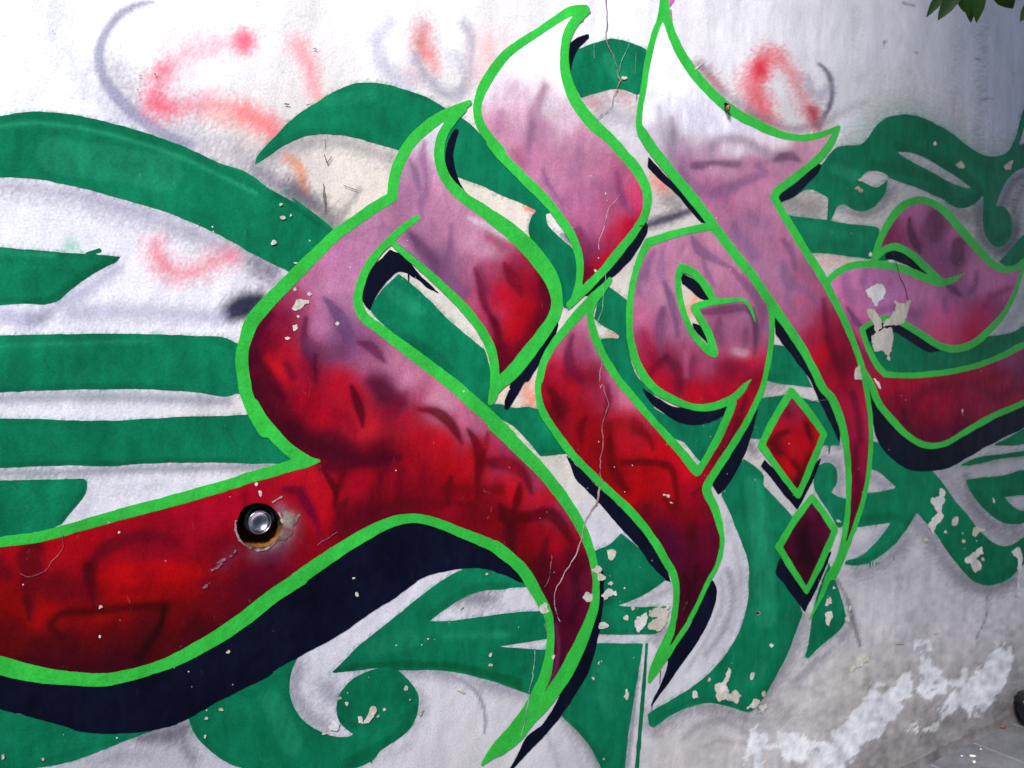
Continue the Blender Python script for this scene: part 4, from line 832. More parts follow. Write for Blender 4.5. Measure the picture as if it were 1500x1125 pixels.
       ("B3 1330,440,20 1420,540,40 1480,640,34 1488,750,10", (136,84,124), .65, 20), ("B3 1420,650,14 1450,740,26 1445,900,8", (106,64,98), .8, 10), ("B3 1160,665,24 1280,650,40 1390,640,30 1420,660,20", (112,62,98), .7, 16), ("B3 1250,700,14 1245,780,50 1260,840,30", (126,66,98), .6, 34), ("B3 1400,760,14 1390,850,24", (130,70,106), .6, 20), ("B3 830,760,30 870,900,50 930,960,30", (150,24,60), .5, 50), ("B3 960,910,12 900,960,30 870,1010,20", (116,10,46), .6, 24), ("B3 960,920,30 1020,980,50 1030,1100,30", (112,20,54), .6, 34), ("B3 1110,920,30 1090,1000,44", (122,40,76), .55, 40), ("B3 1260,960,60 1380,970,60", (130,14,50), .5, 60), ("B3 1070,900,20 1070,1010,20", (190,90,130), .45, 30), ("B3 1200,1080,30 1230,1110,30", (206,20,50), .5, 40), ("B3 1340,880,30 1390,890,30", (196,160,186), .5, 30), ("C3 1400,80,10 1360,180,20 1330,280,14 1260,400,8", (96,2,36), .6, 16), ("B3 790,480,20 810,560,30", (140,96,140), .5, 34), ("B3 1050,270,10 1030,360,24", (166,110,152), .5, 24)],
 'j': [("A3 920,580,14 925,690,30 950,760,40", (170,164,188), .55, 34), ("A3 990,650,12 995,760,30 990,880,34", (140,126,152), .6, 26), ("A3 1210,860,20 1220,800,40 1300,765,44 1400,780,44 1500,830,40 A4 60,830,40 160,870,34", (150,130,160), .7, 44), ("A3 1110,910,34 1150,910,44 1200,895,24 1350,900,36", (128,84,116), .8, 24), ("A3 1040,930,20 1100,1010,44 1200,1065,50 1330,1020,50 1500,950,40 A4 40,910,30", (140,94,136), .65, 40), ("A3 1290,820,40 1360,830,44", (222,204,226), .7, 50),
       ("A4 130,880,14 170,860,40 220,855,44 260,880,16", (120,80,108), .75, 22), ("A4 60,890,30 160,880,20", (140,98,132), .5, 40), ("A4 300,830,60 380,780,40", (196,150,186), .4, 60), ("A3 1280,1050,14 1290,1125,20 B3 1290,100,34", (160,104,146), .5, 24), ("B3 1330,180,30 1370,260,60 1440,360,50", (134,96,140), .6, 50), ("B3 1400,60,20 1400,140,20", (166,108,150), .5, 20),
       ("B4 0,150,70 80,170,60", (146,104,144), .5, 60), ("B4 180,270,20 220,330,34 240,430,14", (132,88,128), .65, 22), ("B4 180,400,40 200,500,44 300,550,30 360,620,14", (138,96,138), .6, 26), ("B4 220,480,30 200,600,30 250,680,20", (146,98,140), .55, 30), ("B4 400,600,20 410,700,30 430,800,14", (120,20,60), .6, 26), ("B4 420,800,30 460,900,40 500,1000,30", (112,8,40), .65, 36), ("B4 500,760,20 560,900,24 600,1050,20", (150,14,54), .5, 30), ("B4 100,620,30 180,690,26", (150,98,142), .5, 40),
       ("B4 480,1020,40 540,1100,40", (140,6,40), .5, 44), ("C4 560,60,30 590,200,30 600,320,26", (112,8,46), .65, 26), ("C4 580,340,20 570,440,30 590,560,26 580,680,20", (96,4,40), .65, 24), ("C4 630,150,14 640,300,16", (190,40,90), .5, 20), ("C4 560,780,10 520,900,12 495,980,8", (70,0,40), .65, 14)],
 '5': [("B4 870,150,10 875,220,30 910,300,36 930,340,8", (104,54,84), .75, 14), ("B4 1010,140,60 1010,200,90 1015,250,60", (118,64,92), .7, 24), ("B4 780,190,60 740,270,50", (136,40,76), .5, 60), ("B4 1140,290,60 1135,370,70", (106,60,88), .75, 22), ("B4 950,210,40 960,240,40", (140,80,118), .5, 24), ("B4 1050,280,40 1080,400,40 1100,450,30", (136,78,118), .55, 44), ("B4 1240,450,14 1230,520,26 1200,560,10", (120,74,112), .65, 20), ("B4 1080,520,12 1110,540,34 1150,570,14", (112,66,106), .7, 18), ("B4 1060,590,14 1070,660,24", (140,80,124), .6, 24),
       ("B4 1330,580,30 1400,540,30 1430,530,14", (140,50,96), .55, 30), ("B4 1310,560,14 1290,640,24", (150,40,86), .5, 26), ("B4 520,460,40 530,560,50 545,610,20", (140,88,134), .55, 40), ("B4 630,430,10 620,500,24", (134,84,126), .5, 20), ("B4 530,640,10 580,720,34 600,740,20", (96,58,110), .65, 20), ("B4 700,660,30 800,640,40 900,680,30", (134,76,118), .55, 30), ("B4 470,600,14 540,740,16 640,930,14", (130,30,76), .6, 18),
       ("C4 960,110,14 900,90,0", (126,8,50), 0, 20), ("C4 1050,20,30 930,60,44 890,150,44 920,210,40 1010,230,30", (132,8,46), .65, 30), ("C4 1000,120,30 990,180,40 1060,200,30", (140,10,50), .6, 30), ("C4 840,160,30 850,230,34 900,280,20", (96,4,40), .65, 30), ("C4 820,60,30 790,130,30", (134,8,46), .6, 34), ("C4 1240,10,30 1300,60,40 1370,90,40", (128,16,58), .55, 34), ("C4 1400,60,30 1450,30,30 1500,40,30", (120,14,60), .5, 34), ("B4 1000,1090,40 1200,1060,40 1400,1000,40", (142,12,52), .5, 50), ("C4 950,290,40 1100,270,40 1200,220,30", (106,10,56), .6, 44), ("B4 1470,1020,40 1500,1000,40", (120,40,84), .5, 50)],
 'd1': [("C4 190,140,30 200,170,40", (124,14,44), .6, 34), ("C4 300,220,14 320,280,24 338,335,8", (96,0,20), .8, 14), ("C4 120,330,44 150,290,34 200,270,20", (80,0,18), .7, 30), ("C4 140,370,40 200,420,14", (92,0,20), .6, 30), ("C4 230,440,24 265,500,34 250,560,20", (70,0,18), .75, 24), ("C4 180,420,24 230,500,40", (206,8,26), .5, 30), ("C4 290,380,30 330,350,30", (186,6,26), .5, 40), ("C4 320,400,24 290,490,20", (110,0,18), .6, 30)],
 'd2': [("C4 310,780,14 280,860,60 300,960,80", (40,0,26), .75, 50), ("C4 200,910,20 230,1000,20", (70,0,36), .6, 24), ("C4 370,720,20 380,850,30 370,930,20", (66,2,38), .5, 30), ("D4 300,20,24 300,90,14", (60,0,30), .6, 20)],
}
def ink(c, x, y, a):
    """a shaded flick: a wide faint pass, then the firm core"""
    q = smooth(P(a[0]), step=8.0)
    wide = q.copy(); wide[:, 2] = wide[:, 2] * 1.6 + 3.0; wide[:, 0] += 1.5
    spray(c, x, y, wide, a[1], a[2] * 0.42, a[3] * 2.2, wob=0.1)
    core = q.copy(); core[:, 2] = core[:, 2] * 1.12 + 0.6
    spray(c, x, y, core, a[1], min(0.92, a[2] * 0.98), a[3] * 1.0, wob=0.12)
def fill_col(k):
    def f(x, y):
        c = idw(x, y, SAMP[k], 20.0, 2.3)
        if k == '1':                                   # the right-hand arm of this letter was blended separately
            c2 = idw(x, y, SAMP['1r'], 20.0, 2.3)
            q = P("B2 840,262 B2 1500,1200")
            (ax, ay), (bx, by) = q[0][:2], q[1][:2]
            s = ((x - ax) * (by - ay) - (y - ay) * (bx - ax)) / math.hypot(bx - ax, by - ay)
            w = np.clip(s / 26 + 0.5, 0, 1) * np.clip((y - 285) / 40, 0, 1) * np.clip((590 - y) / 20, 0, 1)
            c = c * (1 - w[:, None]) + c2 * w[:, None]
            for a in INK['1r']: ink(c, x, y, a)
        for a in INK[k]:
            if a[2] > 0: ink(c, x, y, a)
        lum = c @ np.array([.3, .6, .1])
        c = c * (0.60 + 0.40 * np.clip(lum / 0.22, 0, 1))[:, None]
        c[:, 2] *= 1 - 0.10 * np.clip((lum - 0.12) / 0.1, 0, 1) * np.clip((0.62 - lum) / 0.2, 0, 1)
        if k == '5': c = c * (1 + 0.35 * np.clip((lum - 0.05) / 0.1, 0, 1))[:, None]      # lifts the paler tones of this letter
        # the lead-in of each stroke of the can leaves a slightly uneven coat
        c = c * (1 + 0.16 * fbm(x, y * 0.8, 26, 3))[:, None]
        return np.clip(c, 0.002, 0.85)
    return f

NV = {
 '1': ["D1 -700,480 0,800 150,840 350,895 470,930 650,937 860,912 1000,870 1200,760 1400,660 1500,605 D2 150,595 290,515 500,400 700,265 850,170 980,75 1100,45 1220,28 1330,35 1430,70 1500,105 D3 60,78 *186,116 *195,60 C3 150,1010 0,880 C2 1400,920 1200,800 950,740 700,830 400,1010 250,1110 D1 1500,230 1100,440 800,580 580,640 300,620 0,570 *-700,470",
       "B2 *790,318 870,360 940,440 *1062,562 1000,530 940,482 *890,450 840,440 780,490 720,570 690,640 *680,658 640,600 645,520 690,430",
       "B3 *375,708 345,800 290,900 200,1050 C3 185,0 130,90 *90,155 *68,150 75,90 110,20 B3 60,1140 130,1020 250,880 320,780",
       "C3 *600,1018 622,1060 D3 618,120 606,300 588,400 540,580 450,740 350,880 220,1020 115,1130 *20,1240 *60,1180 130,1080 190,960 300,860 450,560 560,300 570,60"],
 '2': ["A3 *535,183 470,205 430,240 405,300 410,370 *432,457 440,380 455,312 480,266 *537,206", "B3 *840,150 *860,190 858,225 810,310 750,390 660,480 580,545 *520,577 *500,560 560,500 650,410 740,300 800,220"],
 '3': ["C3 *400,385 480,470 600,590 720,700 850,850 950,1000 *985,1098 *960,1085 900,1030 800,900 700,790 600,670 530,600 460,525 430,450", "D3 *1215,85 1238,150 1220,250 1150,400 1050,550 950,690 885,780 *880,812 875,780 910,700 960,590 980,500 1080,360 1160,180"],
 'g': ["B3 *1040,450 1090,470 1140,508 1190,575 *1203,600 1150,590 1100,550 *1045,508", "B3 *1100,722 1150,738 1192,800 *1197,842 1165,812 1110,755", "B3 *1236,855 1264,915 *1250,932 1225,880",
       "C3 *818,18 870,60 1000,130 1150,140 *1310,115 *1303,158 1250,200 1180,225 1100,236 1020,215 930,160 880,115 840,62", "C3 *1468,135 1440,250 1400,370 1340,500 1280,590 *1245,615 *1205,550 1290,420 1370,280"],
 'j': ["A3 *862,860 980,985 1100,1120 B3 *1200,175 *1150,172 1080,92 1000,0 A3 920,985 *856,915", "A4 *350,895 *392,903 372,950 300,1022 230,1082 *160,1114 *140,1075 230,1020", "B4 *132,680 200,770 280,890 350,1010 C4 370,0 430,90 480,200 *492,345 440,230 380,110 330,0 B4 300,1000 200,870 *132,785"],
 '5': ["C4 *652,30 660,150 690,310 750,400 830,460 900,487 1000,487 1100,465 1200,410 1300,350 1400,300 1500,250 *1800,-20 1450,135 1250,230 1000,345 850,280 720,130", "B4 *738,345 790,325 860,355 930,410 *995,465 930,450 860,410 800,385 *738,372", "B4 *625,770 680,730 780,725 860,745 930,790 1000,845 *1047,878 1010,886 970,885 900,842 830,797 770,765 690,790 *655,832"],
 'd1': ["C4 *75,420 *52,460 150,575 *255,706 300,620 360,490 *398,390 330,480 262,600 170,520"],
 'd2': ["C4 *160,960 *134,1042 D4 140,65 200,140 *295,268 340,185 400,50 C4 *450,915 390,980 D4 305,140 220,20"],
}
OUT = {'1': ['1a', '1n', '1b', '1d', '1h', '1e'], '2': ['2a', '2b'], '3': ['3a', '3b', '3c'], 'g': ['ga', 'gt', 'gr', 'gh', 'gu'], 'j': ['ja', 'jb'],
       '5': ['5a', '5b', '5c', '5d', '5e'], 'd1': ['d1'], 'd2': ['d2']}
NVS = {'1': ["A2 1155,722,30 1128,790,44 1118,860,46 1130,930,44 1160,1000,30 1200,1052,8", "B2 893,445,6 895,500,5"], 'd1': ["C4 228,670,6 225,705,5", "C4 245,690,5 243,720,4"], '3': ["D3 882,800,5 880,815,4"]}
LAB = {'1': 'large letter with a pink arm, red body and long red foot', '2': 'flame-shaped letter fading from white to pink', '3': 'narrow red letter with a maroon foot', 'g': 'round pink letter with a small open eye',
       'j': 'tall letter with a white flared top and thin red tail', '5': 'pink curling letter with a broad red bowl', 'd1': 'bright red diamond dot', 'd2': 'dark maroon diamond dot'}
for k in ('5', 'j', 'd1', 'd2', 'g', '3', '2', '1'):
    holes = {'1': [H1, HOLE], 'g': [HG]}.get(k, [])
    fo = coat('painted_letter', 'fill', wall, fill_col(k), [F_[k]], holes=holes, g=2.4, rough=0.0)
    fo['label'] = LAB[k]
    for q in NV.get(k, []): coat('drop_shadow', 'navy', fo, navy_col, [q], rough=0.7)
    for q in NVS.get(k, []): coat('drop_shadow', 'navy', fo, navy_col, [], [q], g=1.4, rough=0.4)
    coat('outline', 'lime', fo, lime_col, [], [L[q] for q in OUT[k]], g=2.0, rough=0.5, wl=16)
# first sketch in magenta showing past the lime tips
for s in ("A3 430,92,16 462,88,20", "A3 470,130,14 500,112,16", "A3 520,86,12 540,66,16 538,56,10", "A3 975,20,34 990,0,30 1000,-20,20", "A3 980,60,18 990,110,14"):
    coat('sketch_line', 'navy', wall, (198, 84, 178), [], [s], g=1.6, rough=0.5)

# ------------------------------------------------------------------ bare patches where the paint has flaked
def circ(code, x, y, rx, ry=None, rot=0.0, n=9):
    ry = ry or rx
    q = P("%s %f,%f" % (code, x, y))[0]
    a = np.arange(n) / n * 2 * math.pi + random.random()
    k = 1 + 0.34 * (np.array([random.random() for _ in range(n)]) - 0.5) * 2
    X = rx * k * np.cos(a) / S; Y = ry * k * np.sin(a) / S
    c, s = math.cos(rot), math.sin(rot)
    return [(q[0] + u * c - v * s, q[1] + u * s + v * c, 0, i % 2 == 0) for i, (u, v) in enumerate(zip(X, Y))]
CH = (222, 219, 214); BG = (200, 190, 176); WH = (228, 228, 236); PLA = (196, 188, 176)
def bare_col(rgb, rgb2=None):
    def f(x, y):
        c = np.tile(lin(rgb), (len(x), 1))
        if rgb2 is not None:
            k = np.clip(0.5 + 1.6 * fbm(x, y, 12, 3), 0, 1)[:, None]
            c = c * (1 - k) + lin(rgb2) * k
        return c
    return f
PATCH = [
 ("B2 245,655 265,625 285,595 310,600 350,600 352,614 322,622 305,658 280,646", CH, BG), ("B4 636,550 680,515 740,510 735,570 715,605 685,628 665,595", (214, 212, 218), CH),
 ("B4 785,600 830,615 878,600 870,660 840,715 800,742 732,735 760,690 800,650", BG, PLA), ("B4 636,652 680,645 705,690 718,760 690,782 675,730 648,700", BG, PLA), ("B4 668,800 700,770 780,740 776,860 760,932 740,900 715,868 680,882", (196, 190, 184), PLA),
 ("B4 575,970 592,960 606,1036 578,1032", CH, BG), ("B4 678,1032 705,1048 714,1088 696,1078", CH, BG), ("B4 738,372 780,370 806,395 760,390", (226, 226, 230), CH),
 ("C3 640,925 665,908 687,940 665,972 640,972", CH, BG), ("D3 595,180 640,145 670,125 682,175 650,190 620,212", (224, 222, 228), CH), ("D3 785,320 850,272 857,320 840,345 805,378 788,350", (222, 221, 228), CH),
 ("D3 858,258 900,250 958,234 977,270 960,330 930,372 862,372 860,330 905,300 868,290", BG, PLA), ("D3 955,240 965,205 980,235 972,260", BG, CH), ("D3 722,735 742,695 760,730 752,752", CH, BG),
 ("D3 1230,660 1270,648 1302,578 1309,620 1295,670 1310,712 1345,688 1377,730 1350,767 1310,755 1285,735 1248,772 1228,720", CH, BG), ("D3 1395,808 1440,748 1472,765 1455,792 1420,800", CH, BG),
 ("D4 0,765 25,745 48,750 40,785 5,800", CH, BG), ("D4 45,820 75,775 98,765 90,795", CH, BG), ("D4 550,572 580,520 640,488 652,520 620,560 570,588 548,605", (214, 207, 202), BG),
 ("C4 990,640 1035,620 1040,583 1066,590 1066,640 1042,682 1052,740 1022,790 1002,827 980,790 1000,740 1022,720 998,680", (206, 203, 206), CH), ("C4 1098,770 1120,735 1146,733 1130,770 1112,787", BG, CH),
 ("C4 1213,842 1235,788 1284,810 1250,822 1236,842", BG, CH), ("C4 1182,960 1230,925 1270,898 1277,940 1242,960 1267,1010 1235,1053 1205,1010 1183,990", (204, 199, 194), CH),
 ("C4 1433,930 1460,903 1492,925 1492,1000 1477,1060 1482,1180 1455,1180 1466,1000", (204, 200, 196), CH), ("D2 655,872 690,800 727,783 702,842 675,873", CH, BG), ("D2 448,900 480,862 510,880 505,915 470,920", CH, WH),
 ("A4 1130,905 1160,888 1172,915 1145,918", (186, 168, 160), BG), ("A4 1388,905 1420,885 1440,880 1425,925 1405,930", (196, 176, 166), BG), ("A4 565,1035 590,1020 615,1040 605,1060 585,1048", (170, 150, 142), BG),
]
ROUND = [("B2",290,688,8),("B2",272,750,13),("B2",228,808,11),("B2",152,285,16),("B2",200,70,13,8),("B2",205,142,12,9),("B2",248,130,9),("B2",350,565,12),("B2",270,540,11),("B2",500,728,11),("B2",283,394,22,9),
 ("C3",575,1030,24,20),("C3",605,1074,32,18),("D3",525,185,26),("D3",288,245,26),("D3",617,340,25,20),("D3",740,300,13),("D3",778,250,10,12),("D3",1120,720,14,22),("D3",1195,640,8,12),("D3",1465,270,9,12),("D3",1488,800,16,22),("D3",1430,625,9,22),
 ("D4",70,720,10,16),("D4",425,212,15,32),("D4",428,296,17,36),("D4",455,136,12),("D4",110,450,10,9),("D4",40,270,9,11),("D4",10,620,8,22),("D4",528,312,14,22),("D4",546,255,10,18),("D4",820,440,20,8),("D4",1022,382,16,9),
 ("C4",1070,826,9,12),("C4",1240,872,8,12),("C4",1276,970,8),("C4",965,866,14,8),("C4",482,758,12,8),("C4",1160,166,6,20),("C4",1335,650,6,14),("C4",858,658,5),("C4",1164,832,5,7),("C4",1166,872,7,8),("C4",1172,916,6,8),
 ("A4",1010,790,10,8),("A4",604,986,12,8),("C1",652,826,9,7),("C1",595,770,10,6),("D1",555,240,12,9),("D1",664,313,11,7),("D1",550,402,7),("D1",1257,487,10,13),("D1",1212,803,12),("D1",1130,853,8),("D1",1127,950,7),("D1",15,1065,10,13),("D1",235,1078,6),
 ("D2",613,173,9,13),("D2",592,82,6),("D2",1183,243,10,12),("D2",1325,60,6),("D2",628,862,13,18),("D2",430,930,17),("D2",882,684,12,14),("D2",555,775,8,11),("D2",520,740,8,10),("D2",902,750,6,8),("D2",760,805,6,9),("D2",730,842,6,9),("D2",1345,505,7,12),("D2",1370,525,5),("D2",1345,560,12,7),
 ("D2",1000,420,7,9),("D2",1034,420,6),("D2",960,815,12,18),("D2",1180,702,20,9),("D2",280,585,7),("C3",965,622,18,8),("C3",990,664,8,5),("C3",658,1106,12,8),("D3",652,72,5,8),("D3",730,136,5),("D3",555,632,6),("D3",590,545,5,9),("D3",615,1075,6,9),("D3",340,516,7,11),("C1",1408,556,6,9),("C1",1430,612,9,16),("C2",60,556,5,9),("C2",78,604,9,16),
 ("A3",730,428,12,6),("A3",626,1062,5,12),("B4",655,344,9,12),("B3",570,436,5),("A4",1110,720,7),("B2",1196,1100,6)]
for s, c1, c2 in PATCH:
    coat('bare_patch', 'bare', wall, bare_col(c1, c2), [s], g=1.2, rough=2.3, wl=7)
for r in ROUND:
    coat('bare_patch', 'bare', wall, bare_col(CH if random.random() < .7 else BG, BG), [circ(r[0], r[1], r[2], r[3], r[4] if len(r) > 4 else None, random.uniform(-.3, .3))], g=1.0, rough=1.3, wl=5)
CR = [("A3 618,-40,2 635,80,4 641,150,6 630,205,9 645,262,8 668,310,10", (176, 160, 148)), ("A3 665,310,8 690,370,4 690,420,14 705,440,16 695,490,3", (150, 140, 130)), ("A3 760,240,3 720,320,4 700,400,5", (120, 170, 150)), ("A3 565,235,3 570,320,3", (120, 165, 145)), ("A3 795,290,4 790,400,5", (110, 140, 126)),
      ("A3 700,490,3 660,580,4 590,650,5 580,690,4", (150, 140, 138)), ("B3 700,20,4 640,110,5 612,200,6 590,285,7 596,320,3", (206, 160, 184)), ("B3 630,440,3 610,560,4 600,650,4 580,720,3", (140, 190, 150)), ("B3 590,860,3 600,960,4 600,1080,4 C3 612,10,4 640,120,5 605,230,5 602,330,6 606,420,7 598,500,6 597,560,4", (196, 130, 140)),
      ("C3 598,580,16 585,650,20 545,700,7 515,780,7 495,850,8 475,925,14 445,990,8 405,1050,7 365,1120,8 D3 350,210,5 372,320,3", (206, 170, 172)), ("C3 330,950,3 315,1060,4 285,1125,4", (170, 110, 120)), ("D3 296,330,4 305,400,3", (150, 150, 150)), ("D3 238,478,3 225,600,5 208,680,4 195,790,4 165,950,6", (170, 190, 180)),
      ("B4 788,340,4 800,400,6 818,470,5 855,530,4 868,600,3", (66, 44, 56)), ("C1 355,840,2 325,940,3 285,985,4 240,1040,3 160,1070,3 105,1050,2", (170, 90, 96)), ("A3 800,520,4 797,550,3", (20, 60, 50)), ("B3 806,190,3 870,186,3", (40, 50, 40)), ("B2 435,0,8 442,60,10 436,110,5", (140, 132, 128)), ("A2 432,755,4 434,810,3", (240, 238, 236)), ("A2 430,850,8 450,895,10 470,860,4", (120, 112, 108)),
      ("A2 540,1018,6 580,1030,9 618,1048,4", (104, 98, 96)), ("A2 215,990,6 235,960,5 250,950,4", (236, 232, 228)), ("A2 425,1010,10 430,1060,8 440,1120,8", (130, 122, 120)), ("B2 840,285,4 980,410,5", (150, 150, 170)), ("D4 520,330,6 560,260,5", (230, 228, 232)), ("C2 390,895,5 470,840,6 500,822,3", (150, 110, 130)),
      ("C4 1155,170,5 1160,185,4", (210, 200, 205)), ("C4 330,105,2 425,95,3", (90, 100, 130)), ("D3 930,590,3 922,660,4", (70, 16, 40)), ("A3 1110,385,3 1160,340,4", (226, 226, 232)), ("A2 375,265,8 395,272,6", (120, 112, 120)), ("A2 215,570,10 238,574,12", (96, 92, 116)), ("A2 340,578,8 358,574,7", (70, 70, 90)), ("A1 848,405,12 850,410", (130, 112, 118)), ("A1 752,490,9 756,492", (110, 70, 90)), ("A1 293,165,8 294,172", (120, 114, 134)), ("A1 1407,14,12 1408,16", (190, 186, 206)), ("A1 765,415,8 778,418,5", (150, 130, 140)), ("A1 720,45,8 726,46", (120, 110, 110))]
for s, c in CR:
    q = smooth(P(s)); q[:, 2] = np.maximum(q[:, 2] * (0.5 + 0.4 * np.abs(fbm(q[:, 0], q[:, 1], 20, 2))), 0.95)
    q[:, 0] += 5.0 * fbm(q[:, 0], q[:, 1], 16, 3)
    coat('crack', 'crack', wall, bare_col(c, tuple(v * .8 for v in c)), [], [q], g=0.6, rough=0.22, wl=4)
    if s is CR[0][0]:
        q = q.copy(); q[:, 0] += 0.75; q[:, 2] = np.maximum(q[:, 2] * .5, .95)
        coat('crack', 'bare', wall, bare_col((66, 40, 42)), [], [q], g=0.7, rough=0.25, wl=4)

# ------------------------------------------------------------------ metal lamp dish set in a hole through the letter
C0 = at(np.array([BUTTON[0]]), np.array([BUTTON[1]]))[0]
mpx = float(np.linalg.norm(at(np.array([BUTTON[0] + 1.0]), np.array([BUTTON[1]]))[0] - C0))
vpx = float(np.linalg.norm(at(np.array([BUTTON[0]]), np.array([BUTTON[1] + 1.0]))[0] - C0))
lamp = tag(link(bpy.data.objects.new('recessed_lamp', None)), 'small round metal lamp dish in a dark hole through the red paint', 'lamp')
lamp.location = C0
def lathe(name, prof, mat, loc=(0, 0, 0), n=48, col=None, tilt=0.0):
    """profile of (radius, depth into the wall); axis = wall normal"""
    a = np.arange(n) / n * 2 * math.pi
    V, Fc = [], []
    for r, y in prof:
        for t in a: V.append((loc[0] + r * math.cos(t), loc[1] + y + tilt * r * math.sin(t), loc[2] + r * math.sin(t)))
    for i in range(len(prof) - 1):
        for j in range(n):
            k = (j + 1) % n
            Fc.append((i * n + j, i * n + k, (i + 1) * n + k, (i + 1) * n + j))
    if prof[-1][0] > 1e-5: Fc.append(tuple(range((len(prof) - 1) * n, len(prof) * n)))
    return mesh_obj(name, V, Fc, mat, lamp, None, True)
# the rough socket broken into the wall: front rim follows the edge of the paint
n = len(HOLE)
rim = at(HOLE[:, 0], HOLE[:, 1], 0.0022) - C0
V = []; colr = []
for d, sc in ((0.0, 1.004), (0.006, 0.985), (0.02, 0.97), (0.05, 0.93), (0.065, 0.6), (0.066, 0.02)):
    for q in range(n):
        j = 1 + 0.03 * math.sin(q * 2.3 + d * 300)
        V.append((rim[q, 0] * sc * j if d else rim[q, 0] * sc, rim[q, 1] + d, rim[q, 2] * sc * j if d else rim[q, 2] * sc))
        low = max(0.0, -rim[q, 2] / 0.045)
        rust = np.array(lin((140, 88, 30))); dark = np.array(lin((36, 30, 28)))
        k = min(1, low * 1.5) * (0.55 + 0.45 * random.random())
        colr.append(rust * k + dark * (1 - k))
Fc = [(i * n + j, i * n + (j + 1) % n, (i + 1) * n + (j + 1) % n, (i + 1) * n + j) for i in range(5) for j in range(n)]
mesh_obj('socket', V, Fc, paint_material('rusty_socket', 0.75, 0.2, 0.4, 0.0, 3.0, speck=False), lamp, np.array(colr))
black = plain('black_plastic', (0.006, 0.006, 0.008), 0.4, 0.4)
steel = plain('brushed_steel', (0.36, 0.35, 0.40), 0.30, 0.5, 1.0, 160, 0.12)
dx, dz = 2.5 * mpx, 3.5 * vpx
rr = 17.2 * vpx
lathe('housing', [(rr * 1.42, 0.055), (rr * 1.40, 0.022), (rr * 1.34, 0.012), (rr * 1.25, 0.009), (rr * 1.06, 0.010), (rr * 1.0, 0.030), (0.001, 0.032)], black, (dx * 1.4, 0, dz * 2.0))
lathe('bezel', [(rr * 0.90, 0.014), (rr * 0.90, 0.004), (rr * 0.95, 0.002), (rr * 1.0, 0.003), (rr * 1.03, 0.008), (rr * 1.03, 0.016)][::1], steel, (dx, 0, dz))
dish = [(rr * 0.91 * math.cos(t), 0.008 + 0.012 * math.sin(t)) for t in np.linspace(0, math.pi / 2 - .001, 10)]
lathe('reflector', dish, steel, (dx, 0, dz))
# plaster patch smeared round the hole
coat('plaster_smear', 'crack', wall, bare_col((190, 170, 170), (160, 120, 130)), [], ["C2 150,660,6 175,642,12 195,630,5", "C2 0,906,5 30,915,7 80,925,10 130,905,8 160,880,5"], g=1.0, rough=1.2, wl=7, holes=[HOLE])
ang = np.linspace(R(-35), R(190), 40)
ring = np.stack([BUTTON[0] + 34.5 * np.cos(ang), BUTTON[1] + 35.0 * np.sin(ang), 2.2 + 1.6 * np.sin(ang * 2.2) ** 2], 1)
coat('plaster_smear', 'bare', wall, bare_col((186, 172, 166), (120, 84, 84)), [], [ring], g=1.0, rough=1.5, wl=7, holes=[HOLE])
coat('plaster_smear', 'bare', wall, bare_col((150, 140, 130), (126, 84, 92)), ["C2 195,690 230,700 265,735 290,735 262,790 235,840 195,875 165,890 185,840 200,780"], g=1.1, rough=4.0, wl=10, holes=[HOLE])
for s in ("C1 1165,1030,6 1195,1020,13 1215,1000,8", "D1 1110,150,5 1135,125,9 1148,110,5", "D1 1190,20,6 1215,10,12", "C1 1200,990,5 1230,970,8", "C1 1260,960,6 1290,930,10"):
    coat('plaster_smear', 'crack', wall, bare_col((150, 100, 116), (130, 70, 90)), [], [s], g=1.1, rough=1.9, wl=5)

